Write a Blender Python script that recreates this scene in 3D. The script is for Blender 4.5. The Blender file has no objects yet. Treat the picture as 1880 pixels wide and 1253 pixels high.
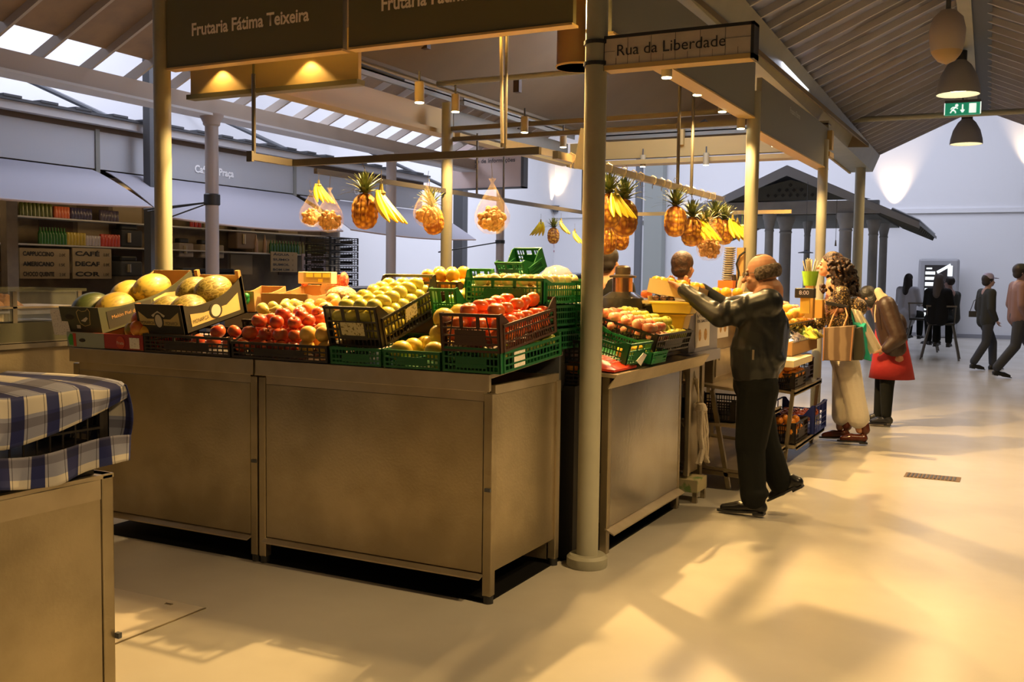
import bpy, bmesh, math, random
from mathutils import Vector as V, Matrix, Quaternion
random.seed(7)
PI=math.pi
# ---------------------------------------------------------------- camera
FPX=1837.0; CXP,CYP=940.0,626.5; EYE=1.5
def _nd(x,y):
    return V((x-CXP,-(y-CYP),-FPX)).normalized()
_a=_nd(1890,518); _b=_nd(-2630,458)
_X=-(_b-_a*(_b.dot(_a))); _X.normalize(); _Z=_X.cross(_a)
RW=Matrix((_X,_a,_Z))            # rows: world axes seen from the camera -> world = RW @ cam
cam=bpy.data.cameras.new('camera'); co=bpy.data.objects.new('camera',cam)
bpy.context.scene.collection.objects.link(co); bpy.context.scene.camera=co
cam.sensor_width=36; cam.lens=36*FPX/1880; cam.clip_end=200
co.matrix_world=Matrix.Translation((0,0,EYE))@RW.to_4x4()
TH=math.radians(1.87)             # the market hall is turned a little against the stall
HR=Matrix.Rotation(TH,4,'Z')
def P(px,py,**k):                 # where the sight line to a point of the photo meets a world plane
    r=RW@V((px-CXP,-(py-CYP),-FPX)); (ax,v),=k.items(); i='xyz'.index(ax)
    c=V((0,0,EYE)); return c+r*((v-c[i])/r[i])
def PH(px,py,**k):                # the same in the hall's frame (u,v,z)
    r=HR.to_3x3().inverted()@(RW@V((px-CXP,-(py-CYP),-FPX))); (ax,v),=k.items(); i='uvz'.index(ax)
    c=V((0,0,EYE)); return c+r*((v-c[i])/r[i])
# ---------------------------------------------------------------- world, exposure, lamps
sc=bpy.context.scene
sc.view_settings.view_transform='Standard'; sc.view_settings.look='None'
sc.view_settings.gamma=1; sc.view_settings.use_curve_mapping=False
sc.view_settings.exposure=0.0
w=bpy.data.worlds.new('world'); sc.world=w; w.use_nodes=True
w.node_tree.nodes['Background'].inputs[0].default_value=(.60,.52,.45,1)
w.node_tree.nodes['Background'].inputs[1].default_value=.075
WARM=(1,.62,.22); AMB=(1,.66,.29); COOL=(.78,.82,1.0)
def lamp(kind,loc,col,en,to=None,size=.1,spot=100,blend=.4,sy=None,name='lamp'):
    l=bpy.data.lights.new(name,kind); l.color=col; l.energy=en
    o=bpy.data.objects.new(name,l); sc.collection.objects.link(o); o.location=loc
    d=(V(to)-V(loc)) if to is not None else V((0,0,-1))
    o.rotation_euler=d.to_track_quat('-Z','Y').to_euler()
    if kind=='AREA':
        l.size=size
        if sy: l.shape='RECTANGLE'; l.size_y=sy
    else: l.shadow_soft_size=size
    if kind=='SPOT': l.spot_size=math.radians(spot); l.spot_blend=blend
    return o
def hp(u,v,z): return HR@V((u,v,z))
# daylight of the far hall and of the aisle behind the cafes
lamp('AREA',hp(-4,24,7.5),COOL,820,size=13,sy=7,name='skylight')
lamp('AREA',hp(-10.6,9,6.2),COOL,330,size=2.0,sy=16,name='skylight')
lamp('AREA',hp(-8.6,9.5,6.0),COOL,620,to=hp(-9.9,9.5,2.6),size=1.4,sy=15,name='skylight')
lamp('AREA',hp(-9,20,6.5),COOL,420,size=4,sy=7,name='skylight')
# warm lamps high over the street of stalls
lamp('SPOT',hp(.9,1.0,3.0),AMB,300,to=hp(-2.9,1.9,.4),size=.15,spot=50,blend=.8,name='stall_light_right')
for v,e in ((3.6,330),(7.4,240),(10.8,170)): lamp('SPOT',hp(.55,v,3.35),AMB,e*.95,to=hp(.35,v+.1,0),size=.10,spot=104,blend=.45,name='street_lamp_light')
# warm lamps of the stalls behind and beside the viewer
lamp('AREA',hp(1.6,.9,2.9),AMB,2,to=hp(-2.6,2.2,.4),size=1.2,name='stall_light_behind')
lamp('AREA',hp(-4.0,-.4,3.0),AMB,2,to=hp(-3.4,3.6,.4),size=1.5,name='stall_light_behind')
# dim lamps inside the cafes
for v in (5.5,7.2,9.6,11.2,13.4,15): lamp('POINT',hp(-10.2,v,2.45),AMB,6,size=.1,name='cafe_light')
# down lights of the stall
DL=[(-4.55,4.87,2.62),(-3.85,4.87,2.62),(-3.0,4.85,2.7),(-2.35,4.85,2.7),(-2.15,5.9,2.72),(-2.15,6.9,2.72),(-2.15,7.6,2.7),(-4.75,6.3,2.75),(-4.4,7.6,2.75),(-3.4,6.4,2.75),(-2.15,9.2,2.7),(-2.15,10.3,2.7),(-4.6,10.4,2.7)]
for i_,p in enumerate(DL): lamp('SPOT',(p[0],p[1],p[2]-.03),WARM,70 if i_<4 else 120,size=.03,spot=135,blend=.5,name='down_light_beam')
for x in (-4.72,-4.0): lamp('SPOT',(x,4.945,2.83),WARM,6,size=.015,spot=112,blend=.25,name='fascia_light')
lamp('SPOT',hp(.7,3.6,2.8),AMB,170,to=(-2.1,4.35,.55),size=.1,spot=40,blend=.9,name='end_panel_fill')  # added spot, brightens the end panel of the right front counter
for p,to in (((-4.1,5.32,3.05),(-4.1,3.2,.4)),((-2.7,5.32,3.1),(-2.6,3.2,.4)),((-2.85,6.5,3.08),(-1.3,6.4,.3)),((-2.85,8.8,3.08),(-1.3,8.7,.3))): lamp('SPOT',p,WARM,700,to=to,size=.025,spot=110,blend=.3,name='stall_spot_beam')
# ---------------------------------------------------------------- materials
def mat(name,col,rough=.5,metal=0,col2=None,ns=6,bump=0,bs=40,emit=0,trans=0,alpha=1,coat=0,sheen=0,detail=4,stretch=None):
    m=bpy.data.materials.new(name); m.use_nodes=True; N=m.node_tree.nodes; L=m.node_tree.links
    b=N['Principled BSDF']; c=tuple(col)+(1,)
    b.inputs['Base Color'].default_value=c; b.inputs['Roughness'].default_value=rough; b.inputs['Metallic'].default_value=metal
    tc=N.new('ShaderNodeTexCoord'); mp=N.new('ShaderNodeMapping'); L.new(tc.outputs['Object'],mp.inputs[0])
    if stretch: mp.inputs['Scale'].default_value=stretch
    if col2:
        n=N.new('ShaderNodeTexNoise'); n.inputs['Scale'].default_value=ns; n.inputs['Detail'].default_value=detail; L.new(mp.outputs[0],n.inputs[0])
        r=N.new('ShaderNodeValToRGB'); r.color_ramp.elements[0].position=.38; r.color_ramp.elements[1].position=.62
        r.color_ramp.elements[0].color=c; r.color_ramp.elements[1].color=tuple(col2)+(1,)
        L.new(n.outputs[0],r.inputs[0]); L.new(r.outputs[0],b.inputs['Base Color'])
    if bump:
        n=N.new('ShaderNodeTexNoise'); n.inputs['Scale'].default_value=bs; n.inputs['Detail'].default_value=3; L.new(mp.outputs[0],n.inputs[0])
        u=N.new('ShaderNodeBump'); u.inputs['Strength'].default_value=bump; u.inputs['Distance'].default_value=.01
        L.new(n.outputs[0],u.inputs['Height']); L.new(u.outputs[0],b.inputs['Normal'])
    if emit: b.inputs['Emission Color'].default_value=c; b.inputs['Emission Strength'].default_value=emit
    if trans: b.inputs['Transmission Weight'].default_value=trans
    if coat: b.inputs['Coat Weight'].default_value=coat; b.inputs['Coat Roughness'].default_value=.15
    if sheen: b.inputs['Sheen Weight'].default_value=sheen
    if alpha<1: b.inputs['Alpha'].default_value=alpha
    return m
def pattern(m,kind,scale,c2,lo=.3,hi=.5,bump=0,stretch=(1,1,1),**k):
    """adds a voronoi / wave / brick / checker colour pattern that belongs to the surface"""
    N=m.node_tree.nodes; L=m.node_tree.links; b=N['Principled BSDF']; c1=b.inputs['Base Color'].default_value[:]
    tc=N.new('ShaderNodeTexCoord'); mp=N.new('ShaderNodeMapping'); mp.inputs['Scale'].default_value=stretch; L.new(tc.outputs['Object'],mp.inputs[0])
    if kind=='vor': t=N.new('ShaderNodeTexVoronoi'); t.inputs['Scale'].default_value=scale; out=t.outputs['Distance']
    elif kind=='edge': t=N.new('ShaderNodeTexVoronoi'); t.feature='DISTANCE_TO_EDGE'; t.inputs['Scale'].default_value=scale; out=t.outputs['Distance']
    elif kind=='wave': t=N.new('ShaderNodeTexWave'); t.inputs['Scale'].default_value=scale; t.inputs['Distortion'].default_value=k.get('dist',2); t.bands_direction=k.get('dir','X'); out=t.outputs['Fac']
    else: t=N.new('ShaderNodeTexNoise'); t.inputs['Scale'].default_value=scale; t.inputs['Detail'].default_value=5; out=t.outputs[0]
    L.new(mp.outputs[0],t.inputs[0])
    r=N.new('ShaderNodeValToRGB'); r.color_ramp.elements[0].position=lo; r.color_ramp.elements[1].position=hi
    r.color_ramp.elements[0].color=c1; r.color_ramp.elements[1].color=tuple(c2)+(1,)
    L.new(out,r.inputs[0]); L.new(r.outputs[0],b.inputs['Base Color'])
    if bump:
        u=N.new('ShaderNodeBump'); u.inputs['Strength'].default_value=abs(bump); u.inputs['Distance'].default_value=.01; u.invert=bump<0
        L.new(out,u.inputs['Height']); L.new(u.outputs[0],b.inputs['Normal'])
    return m
M={}
def spec(m,v): m.node_tree.nodes['Principled BSDF'].inputs['Specular IOR Level'].default_value=v; return m
M['floor']=mat('resin_floor',(.52,.49,.43),.24,col2=(.47,.44,.38),ns=1.3,bump=.06,bs=9)
M['steel']=mat('brushed_steel',(.48,.41,.28),.36,.88,col2=(.33,.275,.18),ns=2.2,bump=.10,bs=70,detail=10)
M['steel2']=mat('bright_steel',(.50,.43,.31),.35,.75,col2=(.42,.35,.24),ns=5)
M['wall']=mat('white_plaster',(.72,.72,.74),.9,bump=.04,bs=8)
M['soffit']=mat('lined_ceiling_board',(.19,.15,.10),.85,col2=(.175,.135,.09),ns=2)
M['cream']=mat('cream_paint',(.33,.32,.245),.45,col2=(.30,.29,.22),ns=4)
M['raftg']=mat('cool_tinted_rafter',(.40,.40,.46),.6)  # bluish grey: cool light of the far hall put into the rafter colour
M['raft']=mat('rafter_paint',(.42,.37,.33),.6)
M['roofb']=pattern(mat('cool_tinted_roof_sheet',(.22,.26,.46),.35),'noise',1.3,(.12,.13,.19),.50,.53,stretch=(1,1,1))  # blue in sheet colour stands for cool far-hall light; dark blotches are stains
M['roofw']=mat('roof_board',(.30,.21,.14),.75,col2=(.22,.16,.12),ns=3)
M['sign']=mat('olive_sign_board',(.15,.135,.06),.5)
M['signt']=mat('sign_lettering',(1,.88,.68),.6)
M['valance']=mat('grey_valance_board',(.22,.22,.20),.55)
M['black']=mat('black_metal',(.02,.02,.02),.45)
M['dark']=mat('dark_grey_paint',(.07,.075,.085),.6)
M['darkpost']=mat('slate_post_paint',(.10,.105,.115),.6)
M['kiosk']=mat('pale_grey_panel',(.60,.61,.64),.6)
M['kfas']=mat('cafe_fascia_board',(.42,.43,.46),.6)
M['awn']=mat('grey_awning_cloth',(.31,.30,.34),.85,bump=.05,bs=120)
M['galv']=mat('galvanised_bar',(.15,.135,.115),.4,.6)
M['lampglow']=mat('lamp_glow',(1,.86,.5),.5,emit=9)
M['ltube']=mat('lamp_housing',(.45,.38,.24),.5)
M['gold']=mat('warm_cream_fascia',(.50,.35,.13),.5)
# ---------------------------------------------------------------- mesh builder and object helpers
class MB:
    def __init__(s): s.v=[]; s.f=[]; s.m=[]; s.i=0
    def add(s,vs,fs):
        n=len(s.v); s.v+= [V(v) for v in vs]; s.f+=[tuple(n+i for i in f) for f in fs]; s.m+=[s.i]*len(fs); return s
    def box(s,a,b,T=None):
        x0,x1=sorted((a[0],b[0]));y0,y1=sorted((a[1],b[1]));z0,z1=sorted((a[2],b[2]))
        vs=[V(p) for p in ((x0,y0,z0),(x1,y0,z0),(x1,y1,z0),(x0,y1,z0),(x0,y0,z1),(x1,y0,z1),(x1,y1,z1),(x0,y1,z1))]
        if T: vs=[T@v for v in vs]
        return s.add(vs,[(0,3,2,1),(4,5,6,7),(0,1,5,4),(1,2,6,5),(2,3,7,6),(3,0,4,7)])
    def bar(s,p,q,w,h,up=(0,0,1)):          # box beam from p to q
        p=V(p);q=V(q);d=(q-p).normalized();u=V(up)
        sx=d.cross(u)
        if sx.length<1e-4: sx=d.cross(V((1,0,0)))
        sx.normalize(); uz=sx.cross(d)
        vs=[]
        for c in (p,q):
            for a,b in ((-1,-1),(1,-1),(1,1),(-1,1)): vs.append(c+sx*(a*w/2)+uz*(b*h/2))
        return s.add(vs,[(0,3,2,1),(4,5,6,7),(0,1,5,4),(1,2,6,5),(2,3,7,6),(3,0,4,7)])
    def cyl(s,p,q,r0,r1=None,n=16,cap=True):
        return s.tube([p,q],[r0,r0 if r1 is None else r1],n,cap)
    def tube(s,pts,rs,n=10,cap=True):
        pts=[V(p) for p in pts]
        if not hasattr(rs,'__len__'): rs=[rs]*len(pts)
        vs=[];prev=None
        for i,p in enumerate(pts):
            d=(pts[min(i+1,len(pts)-1)]-pts[max(i-1,0)]).normalized()
            if prev is None: a=d.orthogonal().normalized()
            else:
                a=prev-d*prev.dot(d)
                a=a.normalized() if a.length>1e-5 else d.orthogonal().normalized()
            prev=a;b=d.cross(a)
            for k in range(n):
                t=2*PI*k/n; vs.append(p+(a*math.cos(t)+b*math.sin(t))*rs[i])
        fs=[]
        for i in range(len(pts)-1):
            for k in range(n):
                k2=(k+1)%n; fs.append((i*n+k,i*n+k2,(i+1)*n+k2,(i+1)*n+k))
        if cap: fs.append(tuple(range(n))[::-1]); fs.append(tuple((len(pts)-1)*n+k for k in range(n)))
        return s.add(vs,fs)
    def lathe(s,prof,c=(0,0,0),n=20,T=None,wob=None):   # prof: (r,z) from bottom to top
        c=V(c);vs=[]
        for r,z in prof:
            for k in range(n):
                t=2*PI*k/n; rr=max(r,.0004)*(wob(t,z) if wob else 1); v=V((rr*math.cos(t),rr*math.sin(t),z)); vs.append(c+(T@v if T else v))
        fs=[]
        for i in range(len(prof)-1):
            for k in range(n):
                k2=(k+1)%n; fs.append((i*n+k,i*n+k2,(i+1)*n+k2,(i+1)*n+k))
        fs.append(tuple(range(n))[::-1]); fs.append(tuple((len(prof)-1)*n+k for k in range(n)))
        return s.add(vs,fs)
    def ell(s,c,r,n=16,m=10,T=None):
        prof=[(math.sin(PI*i/m),-math.cos(PI*i/m)) for i in range(m+1)]
        S=Matrix.Diagonal((r[0],r[1],r[2],1)); TT=(T@S if T else S)
        return s.lathe(prof,c,n,TT)
    def prism(s,poly,off):                 # polygon (3D points) extruded by off
        poly=[V(p) for p in poly];off=V(off);n=len(poly)
        vs=poly+[p+off for p in poly]
        fs=[tuple(range(n))[::-1],tuple(range(n,2*n))]+[(i,(i+1)%n,n+(i+1)%n,n+i) for i in range(n)]
        return s.add(vs,fs)
    def grid(s,fn,nu,nv,th=None):
        vs=[V(fn(i/nu,j/nv)) for i in range(nu+1) for j in range(nv+1)]
        fs=[(i*(nv+1)+j,(i+1)*(nv+1)+j,(i+1)*(nv+1)+j+1,i*(nv+1)+j+1) for i in range(nu) for j in range(nv)]
        if th is not None:
            th=V(th);n=len(vs);vs=vs+[v+th for v in vs]; fs=fs+[tuple(n+i for i in f[::-1]) for f in fs]
            B=[i*(nv+1) for i in range(nu+1)]+[nu*(nv+1)+j for j in range(1,nv+1)]+[i*(nv+1)+nv for i in range(nu-1,-1,-1)]+[j for j in range(nv-1,0,-1)]
            fs+=[(B[i],n+B[i],n+B[(i+1)%len(B)],B[(i+1)%len(B)]) for i in range(len(B))]
        return s.add(vs,fs)
    def xf(s,T): s.v=[T@v for v in s.v]; return s
    def hall(s): return s.xf(HR)
ORG={}
def build(name,mb,m,parent=None,smooth=True,bev=0):
    me=bpy.data.meshes.new(name); off=ORG.get(parent.name,V((0,0,0))) if parent else V((0,0,0))
    me.from_pydata([v-off for v in mb.v],[],mb.f)
    for mm in (m if isinstance(m,(list,tuple)) else [m]): me.materials.append(mm)
    me.polygons.foreach_set('material_index',mb.m)
    b=bmesh.new();b.from_mesh(me);bmesh.ops.recalc_face_normals(b,faces=b.faces)
    if smooth:
        for f in b.faces: f.smooth=True
        for e in b.edges:
            if len(e.link_faces)==2 and e.calc_face_angle(0)>.6: e.smooth=False
    b.to_mesh(me);b.free()
    o=bpy.data.objects.new(name,me);sc.collection.objects.link(o)
    if parent: o.parent=parent; ORG[o.name]=off
    if bev:
        d=o.modifiers.new('bevel','BEVEL');d.width=bev;d.segments=2;d.limit_method='ANGLE';d.angle_limit=.9
    return o
def tag(o,label,cat,group=None,kind=None):
    o['label']=label;o['category']=cat
    if group:o['group']=group
    if kind:o['kind']=kind
    return o
def thing(name,label,cat,loc=(0,0,0),group=None):
    o=bpy.data.objects.new(name,None);sc.collection.objects.link(o);o.empty_display_size=.1
    o.location=loc;ORG[o.name]=V(loc);return tag(o,label,cat,group)
def one(name,mb,m,label,cat,group=None,smooth=True,bev=0,kind=None):   # a thing that is one mesh, origin at its base
    lo=[min(v[i] for v in mb.v) for i in range(3)];hi=[max(v[i] for v in mb.v) for i in range(3)]
    c=V(((lo[0]+hi[0])/2,(lo[1]+hi[1])/2,lo[2])); mb.v=[v-c for v in mb.v]
    o=build(name,mb,m,None,smooth,bev);o.location=c;return tag(o,label,cat,group,kind)
def struct(name,mb,m,smooth=False,parent=None,bev=0):
    o=build(name,mb,m,parent,smooth,bev)
    if not parent:o['kind']='structure'
    return o
CH={}
def dup(root,T,label=None,group=None):
    r=root.copy();sc.collection.objects.link(r);r.matrix_world=T if isinstance(T,Matrix) else Matrix.Translation(T)
    if label:r['label']=label
    if group:r['group']=group
    def rec(s,d):
        for c in s.children:
            k=c.copy();sc.collection.objects.link(k);k.parent=d;k.matrix_parent_inverse=c.matrix_parent_inverse.copy();rec(c,k)
    rec(root,r);return r
def rot(z=0,x=0,y=0): return Matrix.Rotation(z,4,'Z')@Matrix.Rotation(x,4,'X')@Matrix.Rotation(y,4,'Y')
def TR(p,z=0,x=0,y=0,s=1): return Matrix.Translation(p)@rot(z,x,y)@Matrix.Scale(s,4)
def text(name,s,org,xdir,ydir,h,m,parent=None,ext=.002,width=None,bold=0):
    """flat lettering: org=left end of the baseline, h=capital height"""
    cu=bpy.data.curves.new(name,'FONT');cu.body=s;cu.size=1;cu.extrude=0;cu.resolution_u=3;cu.offset=bold
    t=bpy.data.objects.new(name,cu);sc.collection.objects.link(t)
    dg=bpy.context.evaluated_depsgraph_get();me=bpy.data.meshes.new_from_object(t.evaluated_get(dg))
    bpy.data.objects.remove(t)
    xs=[v.co.x for v in me.vertices] or [0];wd=max(xs)-min(xs);x0=min(xs)
    k=h/.70;kx=(width/wd) if width and wd else k
    X=V(xdir).normalized();Y=V(ydir).normalized();Zn=X.cross(Y)
    off=ORG.get(parent.name,V((0,0,0))) if parent else V((0,0,0))
    for v in me.vertices: v.co=V(org)-off+X*((v.co.x-x0)*kx)+Y*(v.co.y*k)+Zn*ext
    me.materials.append(m)
    o=bpy.data.objects.new(name,me);sc.collection.objects.link(o)
    if parent:o.parent=parent
    return o
# ================================================================ THE SETTING
b=MB(); b.box((-20,-1.5,-.1),(6,33,0)); struct('floor',b.hall(),M['floor'])
b=MB(); b.box((-15,29.1,0),(6,29.3,8.2)); struct('wall_back',b.hall(),M['wall'])
b=MB(); b.box((-12.6,-1.5,0),(-12.4,29.1,8.2)); struct('wall_left',b.hall(),M['wall'])
b=MB(); b.box((-12.6,29.04,3.3),(6,29.1,3.42)); struct('trim_1',b.hall(),M['wall'])
b=MB(); b.box((-12.4,29.05,0),(6,29.1,.1)); struct('baseboard_back',b.hall(),mat('skirting_grey',(.3,.3,.33),.6))
b=MB(); b.box((-12.4,29.06,5.6),(-9.6,29.1,8)); struct('trim_2',b.hall(),M['wall'])
b=MB(); b.box((-13,16.6,8.2),(6,29.4,8.3)); struct('ceiling',b.hall(),M['wall'])
# nave roof over the stall: lined gable, plus exposed rafters over its left bay
UL,UR=-8.1,-1.83      # eaves lines
def slab(a,b_,c,d,t,m,name,par=None):
    q=MB(); q.prism([a,b_,c,d],(0,0,t)); return struct(name,q.hall(),m,parent=par)
# board roof with rafters (left slope of the nave and beyond)
RZ=3.5; RG=(-5.1,5.0)
rl=slab((UL+.25,-1,RZ+.145),(RG[0],-1,RG[1]),(RG[0],16.6,RG[1]),(UL+.25,16.6,RZ+.145),.05,M['roofw'],'ceiling')
i=0
for k in range(30):
    v=-.6+k*.56
    q=MB(); q.bar((UL-.25,v,RZ-.12+.0),(RG[0],v,RG[1]-.05),.032,.10); q.hall(); struct('rafter',q,M['raft'],parent=rl)
rr=slab((RG[0],-1,RG[1]),(UR,-1,RZ+.05),(UR,16.6,RZ+.05),(RG[0],16.6,RG[1]),.05,M['roofw'],'ceiling')
# lined inner gable (boards) over the stall
x0,x1,zr,zl=-5.0,-1.9,4.35,3.30
q=MB(); q.prism([(x0,4.95,zl),((x0+x1)/2,4.95,zr),((x0+x1)/2,13.6,zr),(x0,13.6,zl)],(0,0,.04)); 
q.prism([((x0+x1)/2,4.95,zr),(x1,4.95,3.2),(x1,13.6,3.2),((x0+x1)/2,13.6,zr)],(0,0,.04))
q.prism([(x0,13.6,zl),((x0+x1)/2,13.6,zr),(x1,13.6,3.2)],(0,.04,0)); q.box((x0-.12,4.95,zl-.03),(x0,13.6,zl+.03))
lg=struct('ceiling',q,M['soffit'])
q=MB(); q.bar((x0-.06,4.9,3.285),(x0-.06,13.6,3.285),.05,.05); struct('edge_moulding',q,M['gold'],parent=lg)
# street roof : sheet with rafters, ridge and right slope
ue,zr0,ur,ztop=-1.72,3.46,-.24,4.14
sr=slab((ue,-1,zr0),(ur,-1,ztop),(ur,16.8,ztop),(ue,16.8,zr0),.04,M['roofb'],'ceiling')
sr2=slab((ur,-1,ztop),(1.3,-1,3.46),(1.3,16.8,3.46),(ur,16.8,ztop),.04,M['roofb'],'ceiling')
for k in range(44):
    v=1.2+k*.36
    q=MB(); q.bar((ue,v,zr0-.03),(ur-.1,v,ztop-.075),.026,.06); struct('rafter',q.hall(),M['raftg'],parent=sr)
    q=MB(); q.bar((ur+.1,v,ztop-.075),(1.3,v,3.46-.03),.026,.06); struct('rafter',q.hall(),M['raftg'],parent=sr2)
def hthing(name,label,cat,u,v,z=0,group=None): return thing(name,label,cat,hp(u,v,z),group)
q=MB(); q.box((ur-.12,-1,ztop-.16),(ur+.0,16.75,ztop-.05)); one('ridge_beam',q.hall(),M['cream'],'cream beam running along the ridge of the street roof','beam',smooth=False)
q=MB(); q.box((ur+.0,-1,ztop-.12),(ur+.17,16.75,ztop-.06)); one('ridge_beam',q.hall(),M['dark'],'dark strip beside the cream ridge beam','beam',smooth=False)
# right eaves beam with gutter
r=hthing('eaves_beam','cream gutter beam between stall roof and slatted street roof','beam',-1.85,-1,3)
q=MB(); q.prism([(-2.05,-1,3.2),(-1.72,-1,3.2),(-1.62,-1,3.45),(-2.05,-1,3.45)],(0,17.8,0)); build('beam_body',q.hall(),M['cream'],r,False)
q=MB(); q.bar((-2.06,-1,3.2),(-2.06,16.8,3.2),.03,.04); build('lower_edge',q.hall(),M['gold'],r,False)
r=hthing('eaves_beam','brown box beam carried by round columns on the left','beam',-8.1,-1,3)
q=MB(); q.box((UL-.12,-1,3.27),(UL+.12,16.8,3.45)); build('beam_body',q.hall(),mat('left_beam_paint',(.40,.33,.27),.55),r,False)
q=MB(); q.box((UL-.15,-1,3.25),(UL+.15,16.8,3.275)); build('lower_edge',q.hall(),M['kiosk'],r,False)
# tie rods
def rod(p,q_,r_,label,m='cream',hall=True,name='tie_rod'):
    q=MB(); q.cyl(p,q_,r_,n=12); 
    if hall:q.hall()
    return one(name,q,M[m],label,'rod')
rod((UR+.1,13.3,3.50),(1.4,13.3,3.50),.035,'cream tie rod crossing the street roof behind the exit sign')
rod((-4.9,7.95,3.24),(-1.98,7.95,3.24),.025,'cream tie rod across the lined ceiling of the stall','cream',False)
rod((-5.1,3.9,4.0),(-8.1,6.1,3.97),.04,'cream beam crossing the left rafters at the upper left','raft')
# round columns
def column(x,y,h,r,label,base=.0,cap=0,m='cream',group=None,foot=0):
    t=thing('column',label,'column',(x,y,0),group)
    q=MB(); q.cyl((x,y,base),(x,y,h),r,n=28); build('shaft',q,M[m],t)
    if foot: q=MB(); q.lathe([(r+.045,0),(r+.05,.01),(r+.05,.05),(r+.035,.065)],(x,y,0),28); build('base',q,M['cream'],t)
    if cap: q=MB(); q.lathe([(r,h-.12),(r+.02,h-.1),(r+.02,h-.08),(r+.06,h),(r+.06,h+.02)],(x,y,0),24); build('capital',q,M[m],t)
    return t
M['leftcol']=mat('left_column_paint',(.36,.30,.27),.5)
column(-1.977,4.72,3.3,.056,'thick round column at the front right corner of the fruit stall',foot=1)
column(-4.965,4.72,3.2,.054,'round column at the front left corner of the stall behind the melon box')
column(-4.76,7.90,3.05,.052,'orange-lit round column at the rear left of the stall')
column(-1.965,7.88,2.95,.052,'round column behind the head of the man in the dark jacket',m='cream')
column(-1.965,10.85,2.95,.052,'round column behind the curly-haired woman')
c=hp(-1.83,16.15,0); column(c.x,c.y,3.22,.075,'slim cream column at the far end of the gutter beam')
for v,l in ((8.92,'brownish round column with black straps tied round it, left of the hanging nets'),(12.72,'brownish round column behind the hanging banana bunch'),(16.4,'brownish round column behind the large hanging bag of nuts')):
    c=hp(-8.05,v,0); column(c.x,c.y,3.26,.075,l,cap=1,m='leftcol')
PW={0:.055,1:.11,2:.085}
for i_,(u,v,l) in enumerate(((-9.22,9.15,'dark slate square post between the cafe awnings'),(-9.9,18.3,'dark slate square post behind the orange-lit column'),(-9.0,27.2,'dark slate square post right of the front column'))):
    h_=PW[i_];q=MB(); q.box((u-h_,v-h_,0),(u+h_,v+h_,6)); one('square_post',q.hall(),M['darkpost'],l,'post',smooth=False)
q=MB(); q.box((-9.3,28.6,0),(-8.75,29.0,8)); one('pilaster',q.hall(),mat('grey_green_pilaster',(.30,.32,.30),.7),'pale grey-green pilaster behind the seller with brown hair','pilaster',smooth=False)
# wall uplights
UP1=PH(1640,395,v=28.85);UP2=PH(1893,330,v=28.85);UP3=PH(1018,378,v=28.85)
for (u,v,w_,l,e) in ((UP1.x,29.0,.13,'dark uplighter on the back wall behind the pavilion roof',420),(UP2.x,29.0,.13,'dark uplighter on the back wall at the right edge',420),(UP3.x,29.0,.16,'dark cone uplighter on the back wall above the pineapple',300)):
    z=UP1.z if u<0 and u>-5 else (UP2.z if u>0 else UP3.z)
    t=hthing('uplighter',l,'wall light',u,v-.15,z)
    q=MB(); q.lathe([(.05,z-.2),(.06,z-.15),(w_,z),(w_-.02,z)],(u,v-.15,0),16); build('shade',q.hall(),M['dark'],t)
    q=MB(); q.box((u-.03,v-.15,z-.17),(u+.03,v+.1,z-.11)); build('bracket',q.hall(),M['dark'],t)
    lamp('SPOT',hp(u,v-.17,z+.02),(1,.72,.42),e*.6,to=hp(u,v+.24,z+2.2),size=.05,spot=62,blend=.9,name='uplight_beam')
# street pendants
t0=None
for v,l,r_ in ((11.9,'grey bell pendant lamp lit from inside, left of the exit sign',.225),(16.2,'grey bell pendant lamp below the exit sign and tie rod',.225)):
    u=-.38;z=3.50
    t=hthing('pendant_lamp',l,'pendant lamp',u,v,z)
    q=MB(); q.lathe([(r_,z),(r_*.97,z+.07),(r_*.82,z+.2),(r_*.55,z+.31),(r_*.33,z+.36),(r_*.33,z+.38),(r_*.28,z+.38),(r_*.5,z+.3),(r_*.78,z+.2),(r_*.93,z+.07),(r_*.96,z)],(u,v,0),32); q.f=[f for f in q.f if len(f)<10]; build('lamp_shade',q.hall(),mat('pendant_grey',(.33,.32,.31),.5),t)
    q=MB(); q.cyl((u,v,z+.36),(u,v,z+.46),r_*.34,n=16); build('lamp_cap',q.hall(),M['black'],t)
    q=MB(); q.cyl((u,v,z+.44),(u,v,ztop-.1),.012,n=6); build('stem',q.hall(),M['dark'],t)
    q=MB(); q.ell((u,v,z+.07),(r_*.9,r_*.9,.02)); build('bulb',q.hall(),M['lampglow'],t)
    lamp('SPOT',hp(u,v,z-.02),AMB,160,size=.15,spot=150,blend=.5,name='pendant_light')
u,v,z=-.40,9.35,3.42
t=hthing('pendant_lamp','unlit dome lamp at the top right, nearest of the street lamps','pendant lamp',u,v,z)
q=MB(); q.lathe([(.125,z+.02),(.14,z+.1),(.145,z+.2),(.12,z+.3),(.06,z+.36),(.0,z+.37)],(u,v,0),28); build('lamp_shade',q.hall(),mat('dome_pinkgrey',(.42,.36,.33),.5),t)
q=MB(); q.lathe([(.0,z-.09),(.07,z-.06),(.11,z-.01),(.125,z+.02)],(u,v,0),28); build('diffuser',q.hall(),mat('dome_amber',(.35,.25,.13),.5),t)
q=MB(); q.cyl((u,v,z+.36),(u,v,ztop-.1),.02,n=8); build('stem',q.hall(),M['dark'],t)
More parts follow.
